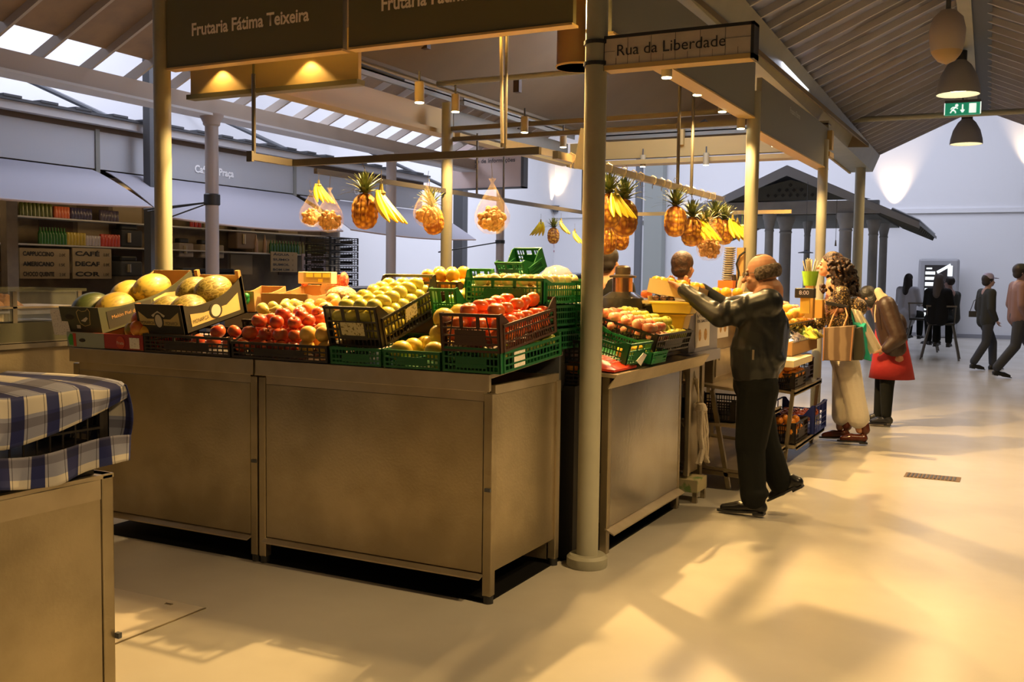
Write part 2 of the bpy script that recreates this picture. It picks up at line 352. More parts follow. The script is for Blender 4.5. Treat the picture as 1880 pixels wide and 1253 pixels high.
# exit sign
t=hthing('exit_sign','green running man exit sign hanging below the street roof ridge','sign',-.42,13.0,3.6)
a=PH(1735,191,v=13.0);bq=PH(1800,209,v=13.0)
gm=mat('exit_green',(.02,.30,.16),.4,emit=.5); wm=mat('exit_white',(.85,.95,.9),.4,emit=.9)
q=MB(); q.box((a.x,12.97,bq.z),(bq.x,13.05,a.z)); build('sign_body',q.hall(),gm,t,False)
W=bq.x-a.x;Hh=a.z-bq.z
def sg(x,z): return (a.x+x*W,12.965,bq.z+z*Hh)
q=MB()
def strip(pts,w_):
    for p1,p2 in zip(pts,pts[1:]): q.bar(sg(*p1),sg(*p2),.004,w_,up=(0,0,1)) if abs(p1[0]-p2[0])>abs(p1[1]-p2[1])*.3 else q.bar(sg(*p1),sg(*p2),w_,.004,up=(0,1,0))
strip([(.16,.15),(.22,.4),(.3,.62)],.014); strip([(.22,.4),(.3,.3),(.31,.12)],.014); strip([(.3,.62),(.37,.5)],.012); strip([(.3,.62),(.22,.62),(.17,.45)],.012)
q.ell(sg(.335,.78),(.018,.004,.018)); strip([(.5,.85),(.5,.2)],.016); strip([(.45,.4),(.5,.18),(.55,.4)],.014)
q.box(sg(.68,.1),(sg(.88,.9)[0],12.96,sg(.88,.9)[2])); q.box(sg(-.015,0),(sg(.012,1)[0],12.96,sg(0,1)[2])); q.box(sg(.985,0),(sg(1.015,1)[0],12.96,sg(0,1)[2]))
build('pictogram',q.hall(),wm,t,False)
q=MB(); q.box((a.x,12.96,a.z),(bq.x,13.06,a.z+.03)); q.cyl((a.x+W/2,13,a.z),(a.x+W/2,13,4.0),.008); build('hanger',q.hall(),M['dark'],t,False)
# floor drain & hatch
p=P(1664,868,z=0);p2=P(1762,886,z=0)
t=thing('floor_drain','rusty slotted floor drain grate in the walkway','drain',((p.x+p2.x)/2,(p.y+p2.y)/2,0))
q=MB(); q.box((p.x,p2.y,.0),(p2.x,p.y,.003)); build('drain_frame',q,mat('drain_brown',(.16,.10,.05),.6,.4),t,False)
q=MB(); 
for k in range(13): xx=p.x+.02+(p2.x-p.x-.04)*k/13; q.box((xx,p2.y+.02,.003),(xx+.014,p.y-.02,.006))
build('slots',q,M['black'],t,False)
t=thing('floor_hatch','pale steel access cover in the floor left of the crate shadow','hatch',P(260,1140,z=0))
h1=P(213,1100,z=0);h2=P(345,1130,z=0);h3=P(218,1185,z=0)
q=MB(); q.box((h1.x-.3,h3.y-.03,0),(h2.x,h2.y+.1,.003)); build('cover_plate',q,mat('hatch_plate',(.55,.50,.42),.35),t,False)
q=MB(); q.box((h1.x-.3,h3.y-.04,0),(h2.x,h3.y-.03,.004)); q.box((h2.x,h3.y-.04,0),(h2.x+.008,h2.y+.1,.004)); q.box((h1.x+.25,h2.y+.05,.003),(h1.x+.29,h2.y+.065,.005)); build('cover_edge',q,M['steel'],t,False)

# ================================================================ STALL FRAME
# name boards
def board(x0,x1,y,z0,z1,label,txt,tx,tz,th_,wd):
    t=thing('name_board',label,'sign',((x0+x1)/2,y,z0))
    q=MB(); q.box((x0,y-.02,z0),(x1,y+.02,z1)); build('board',q,M['sign'],t,False)
    q=MB(); q.box((x0,y-.03,z0-.012),(x1,y+.05,z0)); build('lower_rail',q,M['gold'],t,False)
    text('lettering',txt,(tx,y-.022,tz),(1,0,0),(0,0,1),th_,M['signt'],t,width=wd,bold=.026)
    return t
a=P(353,66,y=4.70);bq=P(568,40,y=4.70)
board(-4.90,-3.53,4.72,2.775,3.22,'olive shop name board with its whole lettering in view, upper left','Frutaria Fátima Teixeira',a.x,a.z,.075,bq.x-a.x)
a2=P(701,20,y=4.70)
board(-3.49,-2.10,4.72,2.775,3.22,'olive name board with cropped lettering, left of the front column','Frutaria Fátima Teixeira',a2.x,a2.z,.075,bq.x-a.x)
def vboard(y0,y1,z0,z1,label,n='side_board',rail=1):
    t=thing(n,label,'panel',(-1.97,(y0+y1)/2,z0))
    q=MB(); q.box((-1.99,y0,z0),(-1.95,y1,z1)); build('board',q,M['valance'],t,False)
    if rail: q=MB(); q.box((-2.06,y0,z0-.012),(-1.94,y1,z0)); build('lower_rail',q,M['gold'],t,False)
    return t
vboard(4.85,7.83,2.75,3.16,'grey side board behind the street name sign, nearest over the walkway')
t=vboard(8.05,11.03,2.67,3.09,'grey side board farther along, facing the walkway, beside the gutter beam')
a=P(1450,228,x=-1.945); text('lettering','Frutaria Fátima',(-1.948,9.1,2.97),(0,1,0),(0,0,1),.05,M['kiosk'],t)
# street sign
t=thing('street_sign','white tiled street sign Rua da Liberdade clamped to the front column','sign',(-1.56,4.7,2.52))
q=MB(); q.box((-1.925,4.70,2.545),(-1.195,4.76,2.675)); build('tile_face',q,pattern(mat('sign_tiles',(.50,.42,.34),.35),'noise',9,(.56,.48,.39),.4,.6),t,False)
q=MB()
for (x0,z0,x1,z1) in ((-1.945,2.52,-1.925,2.69),(-1.195,2.52,-1.18,2.69),(-1.945,2.675,-1.18,2.69)): q.box((x0,4.695,z0),(x1,4.79,z1))
build('sign_frame',q,M['black'],t,False)
q=MB(); q.box((-1.945,4.695,2.522),(-1.18,4.79,2.545)); build('frame_base',q,M['gold'],t,False)
q=MB()
for k in range(1,12): x=-1.925+.73*k/12; q.box((x,4.698,2.547 if k%2 else 2.545),(x+.0012,4.7,2.58 if k%2 else 2.674))
for z in (2.612,): q.box((-1.925,4.698,z),(-1.87,4.7,z+.0012));q.box((-1.32,4.698,z+.01),(-1.195,4.7,z+.0112))
build('tile_joints',q,M['dark'],t,False)
a=P(1133,108,y=4.697);bq=P(1332,90,y=4.697); text('lettering','Rua da Liberdade',(a.x,4.697,2.588),(1,0,0),(0,0,1),.054,M['black'],t,width=bq.x-a.x)
for z in (2.665,2.56):
    q=MB(); q.lathe([(.058,z-.009),(.064,z-.009),(.064,z+.009),(.058,z+.009)],(-1.977,4.72,0),20); q.bar((-1.93,4.70,z),(-1.915,4.74,z),.02,.02); build('clamp',q,M['black'],t,False)
# awning box at the front left, hung behind the board
t=thing('awning_box','gold-lit fascia box hanging behind the left name board','awning box',(-4.3,5.0,2.63))
q=MB(); q.box((-5.0,5.0,2.66),(-3.64,5.03,2.98)); build('fascia',q,M['gold'],t,False)
q=MB(); q.box((-5.0,4.96,2.63),(-3.62,5.04,2.66)); build('lower_channel',q,M['sign'],t,False)
for x_ in (-4.8,-3.8): q=MB(); q.cyl((x_,5.02,2.98),(x_,5.02,3.45),.01,n=6); build('hanger_rod',q,M['galv'],t)
q=MB(); q.box((-4.46,4.99,2.66),(-4.45,5.0,2.98)); build('joint',q,M['sign'],t,False)
# left inner band, rear band (awning housings of the other stall sides)
for (a,b_,l) in (((-4.98,5.3),(-4.98,8.2),'orange-lit awning housing along the left side of the stall'),):
    t=thing('awning_box',l,'awning box',(-4.98,6.7,2.79))
    q=MB(); q.box((-5.0,5.3,2.86),(-4.94,8.2,3.04)); build('fascia',q,M['gold'],t,False)
    q=MB(); q.box((-5.02,5.3,2.79),(-4.86,8.2,2.83)); q.box((-4.98,5.3,2.83),(-4.93,8.2,2.86)); build('lower_channel',q,M['gold'],t,False)
t=thing('awning_box','grey-gold awning housing across the rear of the stall above the pavilion','awning box',(-3.4,11.0,2.8))
q=MB(); q.box((-4.9,10.95,2.86),(-1.9,11.05,3.06)); build('fascia',q,M['gold'],t,False)
q=MB(); q.box((-4.9,10.85,2.78),(-1.9,11.08,2.83)); build('lower_channel',q,M['gold'],t,False)
t=thing('awning_box','awning housing beyond the orange-lit column, farther left side','awning box',(-4.9,9.6,2.79))
q=MB(); q.box((-4.98,8.3,2.88),(-4.93,10.95,3.06)); build('fascia',q,M['valance'],t,False)
q=MB(); q.box((-5.0,8.3,2.80),(-4.86,10.95,2.84)); build('lower_channel',q,M['gold'],t,False)
# upper cable trays
for (x,y0,y1,z,l) in ((-4.9,5.1,8.1,3.14,'cable tray on top of the left awning housing'),(-4.88,8.3,10.9,3.14,'cable tray above the farther left housing')):
    q=MB(); q.box((x-.09,y0,z),(x+.06,y1,z+.012)); q.box((x+.05,y0,z-.04),(x+.06,y1,z+.03)); one('cable_tray',q,M['valance'],l,'cable tray',smooth=False)
q=MB(); q.box((-4.8,11.0,3.13),(-1.95,11.15,3.145)); q.box((-4.8,11.0,3.09),(-1.95,11.012,3.17)); one('cable_tray',q,M['valance'],'cable tray above the rear awning housing','cable tray',smooth=False)
# cables
for pts,l in (([(-4.86,5.5,3.16),(-4.84,6.0,3.17),(-4.84,6.3,3.17),(-4.82,6.32,3.27),(-4.84,6.4,3.17),(-4.84,7.3,3.16)],'black cable looping over the left cable tray'),
              ([(-4.4,11.08,3.16),(-3.9,11.05,3.2),(-3.5,11.08,3.17),(-3.3,11.05,3.26),(-3.2,11.08,3.16),(-2.6,11.08,3.2),(-2.2,11.08,3.17)],'black cables bundled over the rear cable tray')):
    q=MB(); q.tube(pts,.014,8); one('cable',q,M['black'],l,'cable')
q=MB()
for k in range(12): q.ell((-4.25+k*.09,11.06,3.17+.015*(k%3)),(.06,.03,.03),8,6)
one('cable_bundle',q,M['black'],'tangled dark cable bundle above the rear housing','cable')
for k,x in enumerate((-4.5,-3.55,-2.6)):
    q=MB(); q.box((x,10.9,2.98),(x+.05,10.96,3.2)); one('bracket',q,M['gold'],'cream bracket post on the rear awning housing','bracket','brackets on the rear housing',smooth=False)
# cross bars of the lamp grid
for y,z,l in ((7.90,2.815,'upper dark lamp rail crossing the stall'),(7.93,2.725,'lower dark lamp rail crossing the stall')):
    q=MB(); q.box((-4.72,y-.02,z-.02),(-2.0,y+.02,z+.02)); one('lamp_rail',q,M['galv'],l,'rail',smooth=False)
# down lights
tp=None
spots=[((770,188),5.6),((836,205),6.7),((963,243),7.6),((1034,270),8.6),((1224,142),5.75),((1280,174),6.7),((1326,205),7.4),((1360,236),7.8),((1422,268),9.6),((1180,306),10.9),((1095,306),10.9),((1296,303),10.8)]
for k,((px,py),y) in enumerate(spots):
    p=P(px,py,y=y)
    if tp is None:
        tp=thing('down_light','tubular down light glowing on the stall frame','down light',p,'tubular down lights of the stall')
        q=MB(); q.cyl(p,p+V((0,0,.13)),.032,n=18); build('housing',q,M['ltube'],tp)
        q=MB(); q.cyl(p-V((0,0,.006)),p+V((0,0,.002)),.029,n=18); build('lens',q,M['lampglow'],tp)
        q=MB(); q.cyl(p+V((0,0,.13)),p+V((0,0,.2)),.008,n=8); build('stem',q,M['dark'],tp)
    else: dup(tp,p)
p0=P(770,188,y=5.6)
# big drum under the lined ceiling
p=P(1062,125,y=6.6)
t=thing('air_duct','large dark round duct under the lined ceiling left of the front column','duct',p)
q=MB(); q.cyl(p,p+V((0,0,.62)),.155,n=32); build('drum',q,mat('duct_brown',(.10,.055,.025),.5),t)
q=MB(); q.lathe([(.155,0),(.163,0),(.163,.012),(.155,.012)],p,32); build('rim',q,M['gold'],t)
for px,py,y in ((782,90,7.5),(950,170,8.5)):
    p=P(px,py,y=y); q=MB(); q.box(p-V((.03,.03,0)),p+V((.03,.03,.14))); one('ceiling_sensor',q,mat('sensor_brown%d'%px,(.06,.035,.02),.6),'small dark box fixed to the lined ceiling, '+('left' if px<800 else 'right')+' of the two','box',smooth=False)
# cafe side: rail on the hanging frame
def hbar(pts,w_,h_,label,name='hanging_rail',m='galv'):
    q=MB()
    for p1,p2 in zip(pts,pts[1:]): q.bar(p1,p2,w_,h_)
    return one(name,q,M[m],label,'rail',smooth=False)
RY=4.86
ra=P(463,289,y=RY);rb=P(545,304,x=ra.x+.0);rc=P(975,283,y=RY)
t=thing('hanging_rail','steel fruit rail hung across the front of the stall','rail',(-3.3,RY,2.15))
zq=2.165
q=MB(); q.box((-4.02,RY-.015,zq-.02),(-2.35,RY+.015,zq+.02)); build('front_bar',q,M['galv'],t,False)
q=MB(); q.box((-4.045,RY-.36,zq-.02),(-4.015,RY,zq+.02)); q.box((-4.05,RY-.38,zq-.03),(-4.01,RY-.36,zq+.03)); build('left_bar',q,M['galv'],t,False)
for x in (-4.03,-2.56):
    q=MB(); q.cyl((x,RY-(.34 if x<-4 else 0),zq),(x,RY-(.34 if x<-4 else 0),2.8 if x>-3 else 2.64),.009 if x>-3 else .012,n=8); build('hanger_rod',q,M['galv'],t)
t=thing('hanging_rail','steel fruit rail hung along the walkway side of the stall','rail',(-2.2,6.5,2.1))
q=MB(); q.box((-2.225,4.75,2.105),(-2.195,7.9,2.145)); build('rail_bar',q,M['steel2'],t,False)
for y in (6.78,7.1):
    q=MB(); q.cyl((-2.21,y,2.1),(-2.21,y,2.85),.012,n=8); build('hanger_rod',q,M['galv'],t)
t=thing('hanging_rail','steel rail hung along the left side of the stall behind the nets','rail',(-4.7,8,2.25))
q=MB(); q.box((-4.77,6.0,2.235),(-4.74,11.1,2.275)); build('rail_bar',q,M['galv'],t,False)
for y in (8.45,9.0,11.0):
    q=MB(); q.cyl((-4.755,y,2.25),(-4.755,y,2.85),.011,n=8); build('hanger_rod',q,M['galv'],t)
t=thing('hanging_rail','short steel rail running away from the vertical rod at centre','rail',(-2.5,6,2.2))
a=P(922,263,y=4.9);bq=P(1060,292,y=6.7); 
q=MB(); q.bar(a,bq,.02,.045); build('rail_bar',q,M['steel2'],t,False)
q=MB(); q.cyl(a,P(920,62,y=4.9),.01,n=8); build('hanger_rod',q,M['steel2'],t)
q=MB(); q.box((-4.5,10.95,2.2),(-2.3,10.98,2.24)); one('hanging_rail',q,M['gold'],'thin rail across the rear of the stall behind the pineapples','rail',smooth=False)
p=P(1088,300,y=4.95); q=MB(); q.prism([P(1053,309,y=4.9),P(1066,235,y=4.9),P(1108,240,y=5.1),P(1105,318,y=5.1)],(0.004,.004,0)); one('paper_sheet',q,mat('paper_cream',(.6,.52,.42),.8),'cream paper sheet hung behind the front column','sheet',smooth=False)
# ================================================================ COUNTERS
def counter(x0,x1,y,label,side=False,ztop=1.055):
    t=thing('steel_counter',label,'counter',((x0+x1)/2,y+.3,0))
    q=MB()
    for x in (x0+.02,x1-.02):
        for yy in (y+.02,y+.72): q.box((x-.022,yy-.022,.06),(x+.022,yy+.022,ztop-.09))
    for i_,(x,yy) in enumerate(((x0+.02,y+.02),(x1-.02,y+.02),(x0+.02,y+.72),(x1-.02,y+.72))):
        f=MB(); f.box((x-.022,yy-.022,.035),(x+.022,yy+.022,ztop-.09)); build('leg',f,M['steel'],t,False,.004)
        f=MB(); f.cyl((x,yy,0),(x,yy,.035),.024,n=12); build('foot',f,M['black'],t)
    f=MB(); f.box((x0+.045,y,.14),(x1-.045,y+.02,.93)); build('front_panel',f,M['steel'],t,False,.003)
    f=MB(); f.box((x0+.043,y+.003,.93),(x1-.043,y+.03,.975)); build('top_rail',f,M['steel2'],t,False)
    f=MB(); f.prism([(x0+.04,y-.035,.115),(x0+.04,y-.035,.122),(x0+.04,y+.02,.142),(x0+.04,y+.02,.132)],(x1-x0-.08,0,0)); build('kick_ledge',f,M['steel2'],t,False)
    f=MB(); f.prism([(x0,y-.03,ztop),(x0,y+.76,ztop+.055),(x0,y+.76,ztop+.035),(x0,y-.01,ztop-.02),(x0,y-.01,ztop-.075),(x0,y-.03,ztop-.08)],(x1-x0,0,0)); build('worktop',f,M['steel2'],t,False,.003)
    if side:
        f=MB(); f.box((x1-.03,y+.045,.14),(x1-.01,y+.70,.96)); build('side_panel',f,M['steel'],t,False,.003)
        f=MB(); f.box((x1-.028,y+.04,.96),(x1-.006,y+.73,1.0)); build('side_rail',f,M['steel2'],t,False)
    f=MB(); f.box((x0+.03,y+.70,.03),(x1-.05,y+.72,ztop-.06)); build('back_light_block',f,M['steel'],t,False)  # added unseen board, blocks stall lamp light under the worktop
    f=MB(); f.box((x0+.03,y+.03,.16),(x1-.05,y+.70,.18)); build('shelf_light_block',f,M['steel'],t,False)  # added unseen board too, keeps lamp light off the floor below
    f=MB(); f.box((x1-.03,y-.012,.52),(x1+.0,y-.002,.535)); build('latch',f,M['dark'],t,False)
    return t
counter(-4.85,-3.49,3.93,'left steel counter with scratched front panel under the melon boxes')
counter(-3.475,-2.12,3.93,'right steel counter with bright end panel under the green crates',True)
# counter on the walkway side
t=thing('steel_counter','steel counter right of the front column with blurred reflections in its panel','counter',(-2.2,5.6,0))
for yy in (4.985,6.2):
    for x in (-1.99,-2.6): f=MB(); f.box((x-.022,yy-.022,.0),(x+.022,yy+.022,.96)); build('leg',f,M['steel'],t,False,.004)
f=MB(); f.box((-1.99,5.0,.14),(-1.97,6.18,.925)); build('front_panel',f,mat('polished_steel',(.46,.43,.38),.25,.85,col2=(.36,.32,.26),ns=2,bump=.04,bs=30),t,False,.003)
f=MB(); f.prism([(-1.925,4.96,.115),(-1.98,4.96,.142),(-1.98,4.96,.132),(-1.925,4.96,.108)],(0,1.24,0)); build('kick_ledge',f,M['steel2'],t,False)
f=MB(); f.prism([(-1.90,4.9,.985),(-2.66,4.9,1.02),(-2.66,4.9,1.0),(-1.915,4.9,.965),(-1.955,4.9,.915),(-1.95,4.9,.905)],(0,1.72,0)); build('worktop',f,M['steel2'],t,False)
f=MB(); f.box((-2.66,5.0,.03),(-2.64,6.6,.97)); build('back_light_block',f,M['steel'],t,False)  # added unseen board, blocks stall lamps behind the walkway counter
f=MB(); f.box((-2.64,5.0,.16),(-2.0,6.18,.18)); build('shelf_light_block',f,M['steel'],t,False)  # added unseen board, shades the floor under the walkway counter
# foreground counter at the lower left
xf=-2.886;t=thing('steel_counter','foreground steel counter at the lower left under the checked cloth','counter',(-3.2,2.1,0))
f=MB(); f.box((xf-.02,.6,.0),(xf,2.44,.76)); build('front_panel',f,M['steel'],t,False)
f=MB(); f.box((xf-.7,2.448,.0),(xf-.0,2.50,.775)); build('corner_post',f,M['steel'],t,False,.006)
f=MB(); f.box((xf-.7,.6,.76),(xf+.0,2.5,.775)); f.box((xf-.005,.6,.69),(xf+.004,2.44,.76)); build('top_rail',f,M['steel2'],t,False)
f=MB(); f.box((xf-.0,2.495,.17),(xf+.02,2.51,.19)); build('bolt',f,M['dark'],t,False)
q=MB(); q.box((xf-.62,.7,.776),(xf-.03,2.44,.80)); one('rubber_mat',q,M['black'],'black rubber mat on the foreground counter under the steel tray','mat',smooth=False)
q=MB(); q.box((xf-.6,.7,.80),(xf-.06,2.30,.87)); one('steel_tray',q,M['steel2'],'shallow steel tray under the cloth-covered crate in the foreground','tray',smooth=False,bev=.006)
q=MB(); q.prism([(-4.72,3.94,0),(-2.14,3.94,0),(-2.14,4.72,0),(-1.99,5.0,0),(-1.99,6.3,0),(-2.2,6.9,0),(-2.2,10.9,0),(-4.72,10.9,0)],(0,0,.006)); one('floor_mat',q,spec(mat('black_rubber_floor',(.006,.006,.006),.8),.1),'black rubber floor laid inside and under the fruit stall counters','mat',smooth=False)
# ---------------------------------------------------------------- crates
M['crk']=mat('black_crate_plastic',(.018,.014,.012),.42,bump=.05)
M['crn']=mat('brown_crate_plastic',(.06,.028,.016),.4)
M['crg']=mat('green_crate_plastic',(.008,.105,.03),.38)
M['crG']=mat('bright_green_crate_plastic',(.014,.20,.05),.38)
M['crb']=mat('blue_crate_plastic',(.03,.05,.28),.4)
def lattice(q,o,u,v,W,H,th,bars,rows,solid=(),rim=.014,gap=None,slant=0):
    """openwork crate wall in the plane o+u*a+v*b : rim, ribs, horizontal bands; solid=(a0,a1,b0,b1) filled patch; gap: window without ribs"""
    o=V(o);u=V(u).normalized();v=V(v).normalized();n=u.cross(v)*th
    def pl(a0,a1,b0,b1,k=1):
        q.prism([o+u*a0+v*b0,o+u*a1+v*b0,o+u*a1+v*b1,o+u*a0+v*b1],n*k)
    pl(0,W,H-rim,H,1.6);pl(0,W,0,rim*.8)
    pl(0,rim,rim*.8,H-rim);pl(W-rim,W,rim*.8,H-rim)
    for b in rows: pl(rim,W-rim,b-.004,b+.004)
    if solid: pl(*solid,.8)
    for k in range(1,bars):
        a=rim+(W-2*rim)*k/bars
        if gap and gap[0]<a<gap[1]:
            b1=gap[2]
        else:b1=H-rim
        if slant:
            s_=slant*(1 if a<W/2 else -1)
            q.prism([o+u*(a-.003)+v*(rim*.8),o+u*(a+.003)+v*(rim*.8),o+u*(min(max(a+s_,rim),W-rim)+.003)+v*b1,o+u*(min(max(a+s_,rim),W-rim)-.003)+v*b1],n*.6)
        else: pl(a-.003,a+.003,rim*.8,b1,.7)
def crate(T,W,D,He,Hs,m,label,group=None,bars=10,barsD=16,windows=True,slant=0,sticker=None,solid=True):
    """T: origin at the front left bottom corner, x right, y away, z up"""
    t=thing('crate',label,'crate',T@V((0,0,0)),group)
    ORG[t.name]=V((0,0,0));t.matrix_world=T
    pt=lambda n_,q: build(n_,q,M[m],t,False)
    q=MB(); q.box((.004,.004,.003),(W-.004,D-.004,.010)); pt('crate_floor',q)
    for y,sg_ in ((0,1),(D-.005,1)):
        q=MB(); g=(.05,W-.05,He*.62) if windows else None
        lattice(q,(0,y+.005,0),(1,0,0),(0,0,1),W,He,.005,bars,(He*.22,He*.42,He*.62) if windows else (He*.3,He*.6),solid=(W*.24,W*.76,He*.18,He*.58) if solid else (),gap=g,slant=slant)
        if windows:
            for a in (W*.36,W*.64): q.box((a-.008,y,He*.6),(a+.008,y+.006,He-.01))
        pt('end_wall',q)
    for x in (.005,W):
        q=MB(); c=.07
        q.box((x-.005,0,0),(x,.03,He)); q.box((x-.005,D-.03,0),(x,D,He))
        lattice(q,(x,.03,0),(0,1,0),(0,0,1),D-.06,Hs,.005,barsD,(Hs*.33,Hs*.66),slant=slant)
        if He-Hs>.02:
            for y0,s_ in ((.03,1),(D-.03,-1)): q.prism([(x-.005,y0,Hs-.012),(x-.005,y0+s_*c,Hs-.012),(x-.005,y0+s_*c,Hs),(x-.005,y0,He)],(.005,0,0))
        pt('side_wall',q)
    if sticker:
        x0,x1,z0,z1,mm=sticker
        q=MB(); q.box((x0,-.003,z0),(x1,-.001,z1)); build('paper_label',q,mm,t,False)
    return t
M['lab']=pattern(mat('paper_label',(.80,.75,.66),.8),'noise',160,(.35,.30,.25),.60,.64)
M['laby']=pattern(mat('yellow_label',(.62,.55,.3),.7),'noise',90,(.2,.16,.06),.55,.62)
# ---------------------------------------------------------------- fruit kinds (one of each, copied)
def fruit_prof(kind):
    if kind=='apple': return [(.0,.012),(.2,.0),(.55,.12),(.86,.38),(1,.75),(.98,1.1),(.8,1.45),(.5,1.62),(.22,1.6),(.08,1.5),(.0,1.44)]
    if kind=='pear': return [(.0,.02),(.3,.0),(.7,.15),(.95,.5),(1,.85),(.88,1.25),(.62,1.65),(.42,2.0),(.34,2.3),(.24,2.45),(.0,2.48)]
    if kind=='mango': return [(.0,0),(.35,.06),(.7,.28),(.95,.7),(1,1.15),(.92,1.65),(.7,2.1),(.4,2.38),(.12,2.48),(.0,2.48)]
    if kind=='round': return [(.0,.0),(.3,.04),(.65,.22),(.92,.58),(1,.95),(.93,1.35),(.68,1.7),(.34,1.88),(.1,1.9),(.0,1.88)]
    if kind=='tomato': return [(.0,.03),(.35,.0),(.75,.12),(.97,.42),(1,.72),(.88,1.1),(.6,1.34),(.3,1.38),(.1,1.3),(.0,1.26)]
FR={}
def fruit(kind,prof,R_,cols,name,cat,rough=.35,stem=None,ns=3,coat=.25):
    q=MB(); q.lathe([(r*R_,z*R_) for r,z in fruit_prof(prof)],(0,0,0),18)
    zm=sum(v.z for v in q.v)/len(q.v)
    for v in q.v: v.z-=fruit_prof(prof)[-1][1]*R_/2
    m=mat('skin_'+kind,cols[0],rough,col2=cols[1],ns=ns/R_*.05 if False else ns,detail=2,coat=coat)
    o=build(name,q,m,None); o.name=name
    tag(o,'x',cat)
    if stem:
        q=MB(); h=fruit_prof(prof)[-1][1]*R_/2; q.tube([(0,0,h-.006),(.001,0,h+stem*.6),(.004,.002,h+stem)],[.0022,.0018,.0022],6)
        build('stem',q,mat('stem_'+kind,(.09,.05,.02),.8),o)
    FR[kind]=[o,R_,0]; return o
fruit('apple','apple',.039,((.42,.035,.015),(.55,.13,.03)),'apple','apple',ns=14,stem=.012)
fruit('apple_pale','apple',.036,((.75,.66,.28),(.72,.50,.20)),'apple','apple',ns=14,stem=.01)
fruit('apple_pink','apple',.036,((.72,.18,.10),(.85,.55,.30)),'apple','apple',ns=12,stem=.01)
fruit('apple_yellow','apple',.036,((.72,.66,.12),(.58,.60,.08)),'apple','apple',ns=12,stem=.01)
fruit('pear','pear',.034,((.62,.52,.10),(.70,.58,.18)),'pear','pear',ns=20,stem=.02)
fruit('pear_green','pear',.032,((.32,.38,.04),(.42,.44,.06)),'pear','pear',ns=20,stem=.02)
fruit('mango','mango',.036,((.72,.62,.09),(.66,.60,.12)),'mango','mango',ns=18)
fruit('mango_red','mango',.045,((.55,.07,.02),(.62,.28,.03)),'mango','mango',ns=9)
fruit('mango_green','mango',.045,((.16,.24,.03),(.45,.15,.03)),'mango','mango',ns=9)
fruit('yellow_melon','round',.052,((.75,.50,.05),(.70,.55,.10)),'melon','melon',ns=10)
fruit('peach','round',.044,((.72,.38,.06),(.68,.46,.08)),'quince','quince',ns=12,rough=.5)
fruit('tomato','tomato',.040,((.70,.10,.02),(.75,.16,.02)),'tomato','tomato',ns=6)
fruit('orange','round',.038,((.85,.27,.015),(.80,.32,.02)),'orange','orange',ns=10)
fruit('orange_y','round',.038,((.90,.50,.04),(.85,.42,.03)),'orange','orange',ns=10)
def netmelon(kind,c1,c2,wav):
    q=MB(); q.ell((0,0,0),(.085,.125,.085),28,18); m=mat('rind_'+kind,c1,.45,coat=.15)
    if wav: pattern(m,'noise',55,c2,.50,.66,.15,stretch=(1,.14,1))
    else: pattern(m,'edge',55,c2,.02,.10,.3,stretch=(1,.4,1))
    o=build('melon',q,m,None); tag(o,'x','melon')
    q=MB(); q.cyl((0,-.123,0),(0,-.132,.004),.007,n=8); build('stem_scar',q,mat('scar_'+kind,(.2,.13,.05),.8),o); FR[kind]=[o,.085,0]
netmelon('melon_net',(.46,.37,.10),(.24,.19,.04),False)
netmelon('melon_stripe',(.44,.32,.05),(.16,.13,.03),True)
netmelon('melon_dark',(.05,.07,.02),(.11,.12,.04),True)
def put(kind,T,label,group=None):
    e=FR[kind]
    if e[2]==0: o=e[0];o.matrix_world=T;o['label']=label; e[2]=1
    else: o=dup(e[0],T,label)
    if group:o['group']=group
    elif 'group' in o: del o['group']
    return o
def pile(kind,T,x0,x1,y0,y1,z0,n_layers,label,group,step=None,lie=.5,heap=0,skip=0,slump=True):
    """fruit packed in layers in the frame T between x0..x1, y0..y1"""
    R_=FR[kind][1]; s=step or R_*2.05; k=0
    for L in range(n_layers):
        inset=L*s*.42+ (0 if L<n_layers-1 or n_layers==1 else heap)
        X=x1-x0-2*inset;Y=y1-y0-2*inset; nx=max(1,int((X-2*R_)/s)+1);ny=max(1,int((Y-2*R_)/s)+1)
        for i in range(nx):
            for j in range(ny):
                if random.random()<skip: continue
                px=x0+inset+R_+(X-2*R_)*(i/(nx-1) if nx>1 else .5); py=y0+inset+R_+(Y-2*R_)*(j/(ny-1) if ny>1 else .5)
                p=V((px+random.uniform(-.1,.1)*R_,py+random.uniform(-.1,.1)*R_,z0+R_+L*s*.74+random.uniform(-.08,.08)*R_))
                a=random.uniform(0,2*PI);tilt=random.gauss(0,.5) if lie<1 else PI/2+random.gauss(0,.15)
                Q=Matrix.Translation(T@p)@Matrix.Rotation(a,4,'Z')@Matrix.Rotation(tilt,4,'X')@Matrix.Scale(random.uniform(.92,1.06),4)
                put(kind,Q,label,group);k+=1
    return k
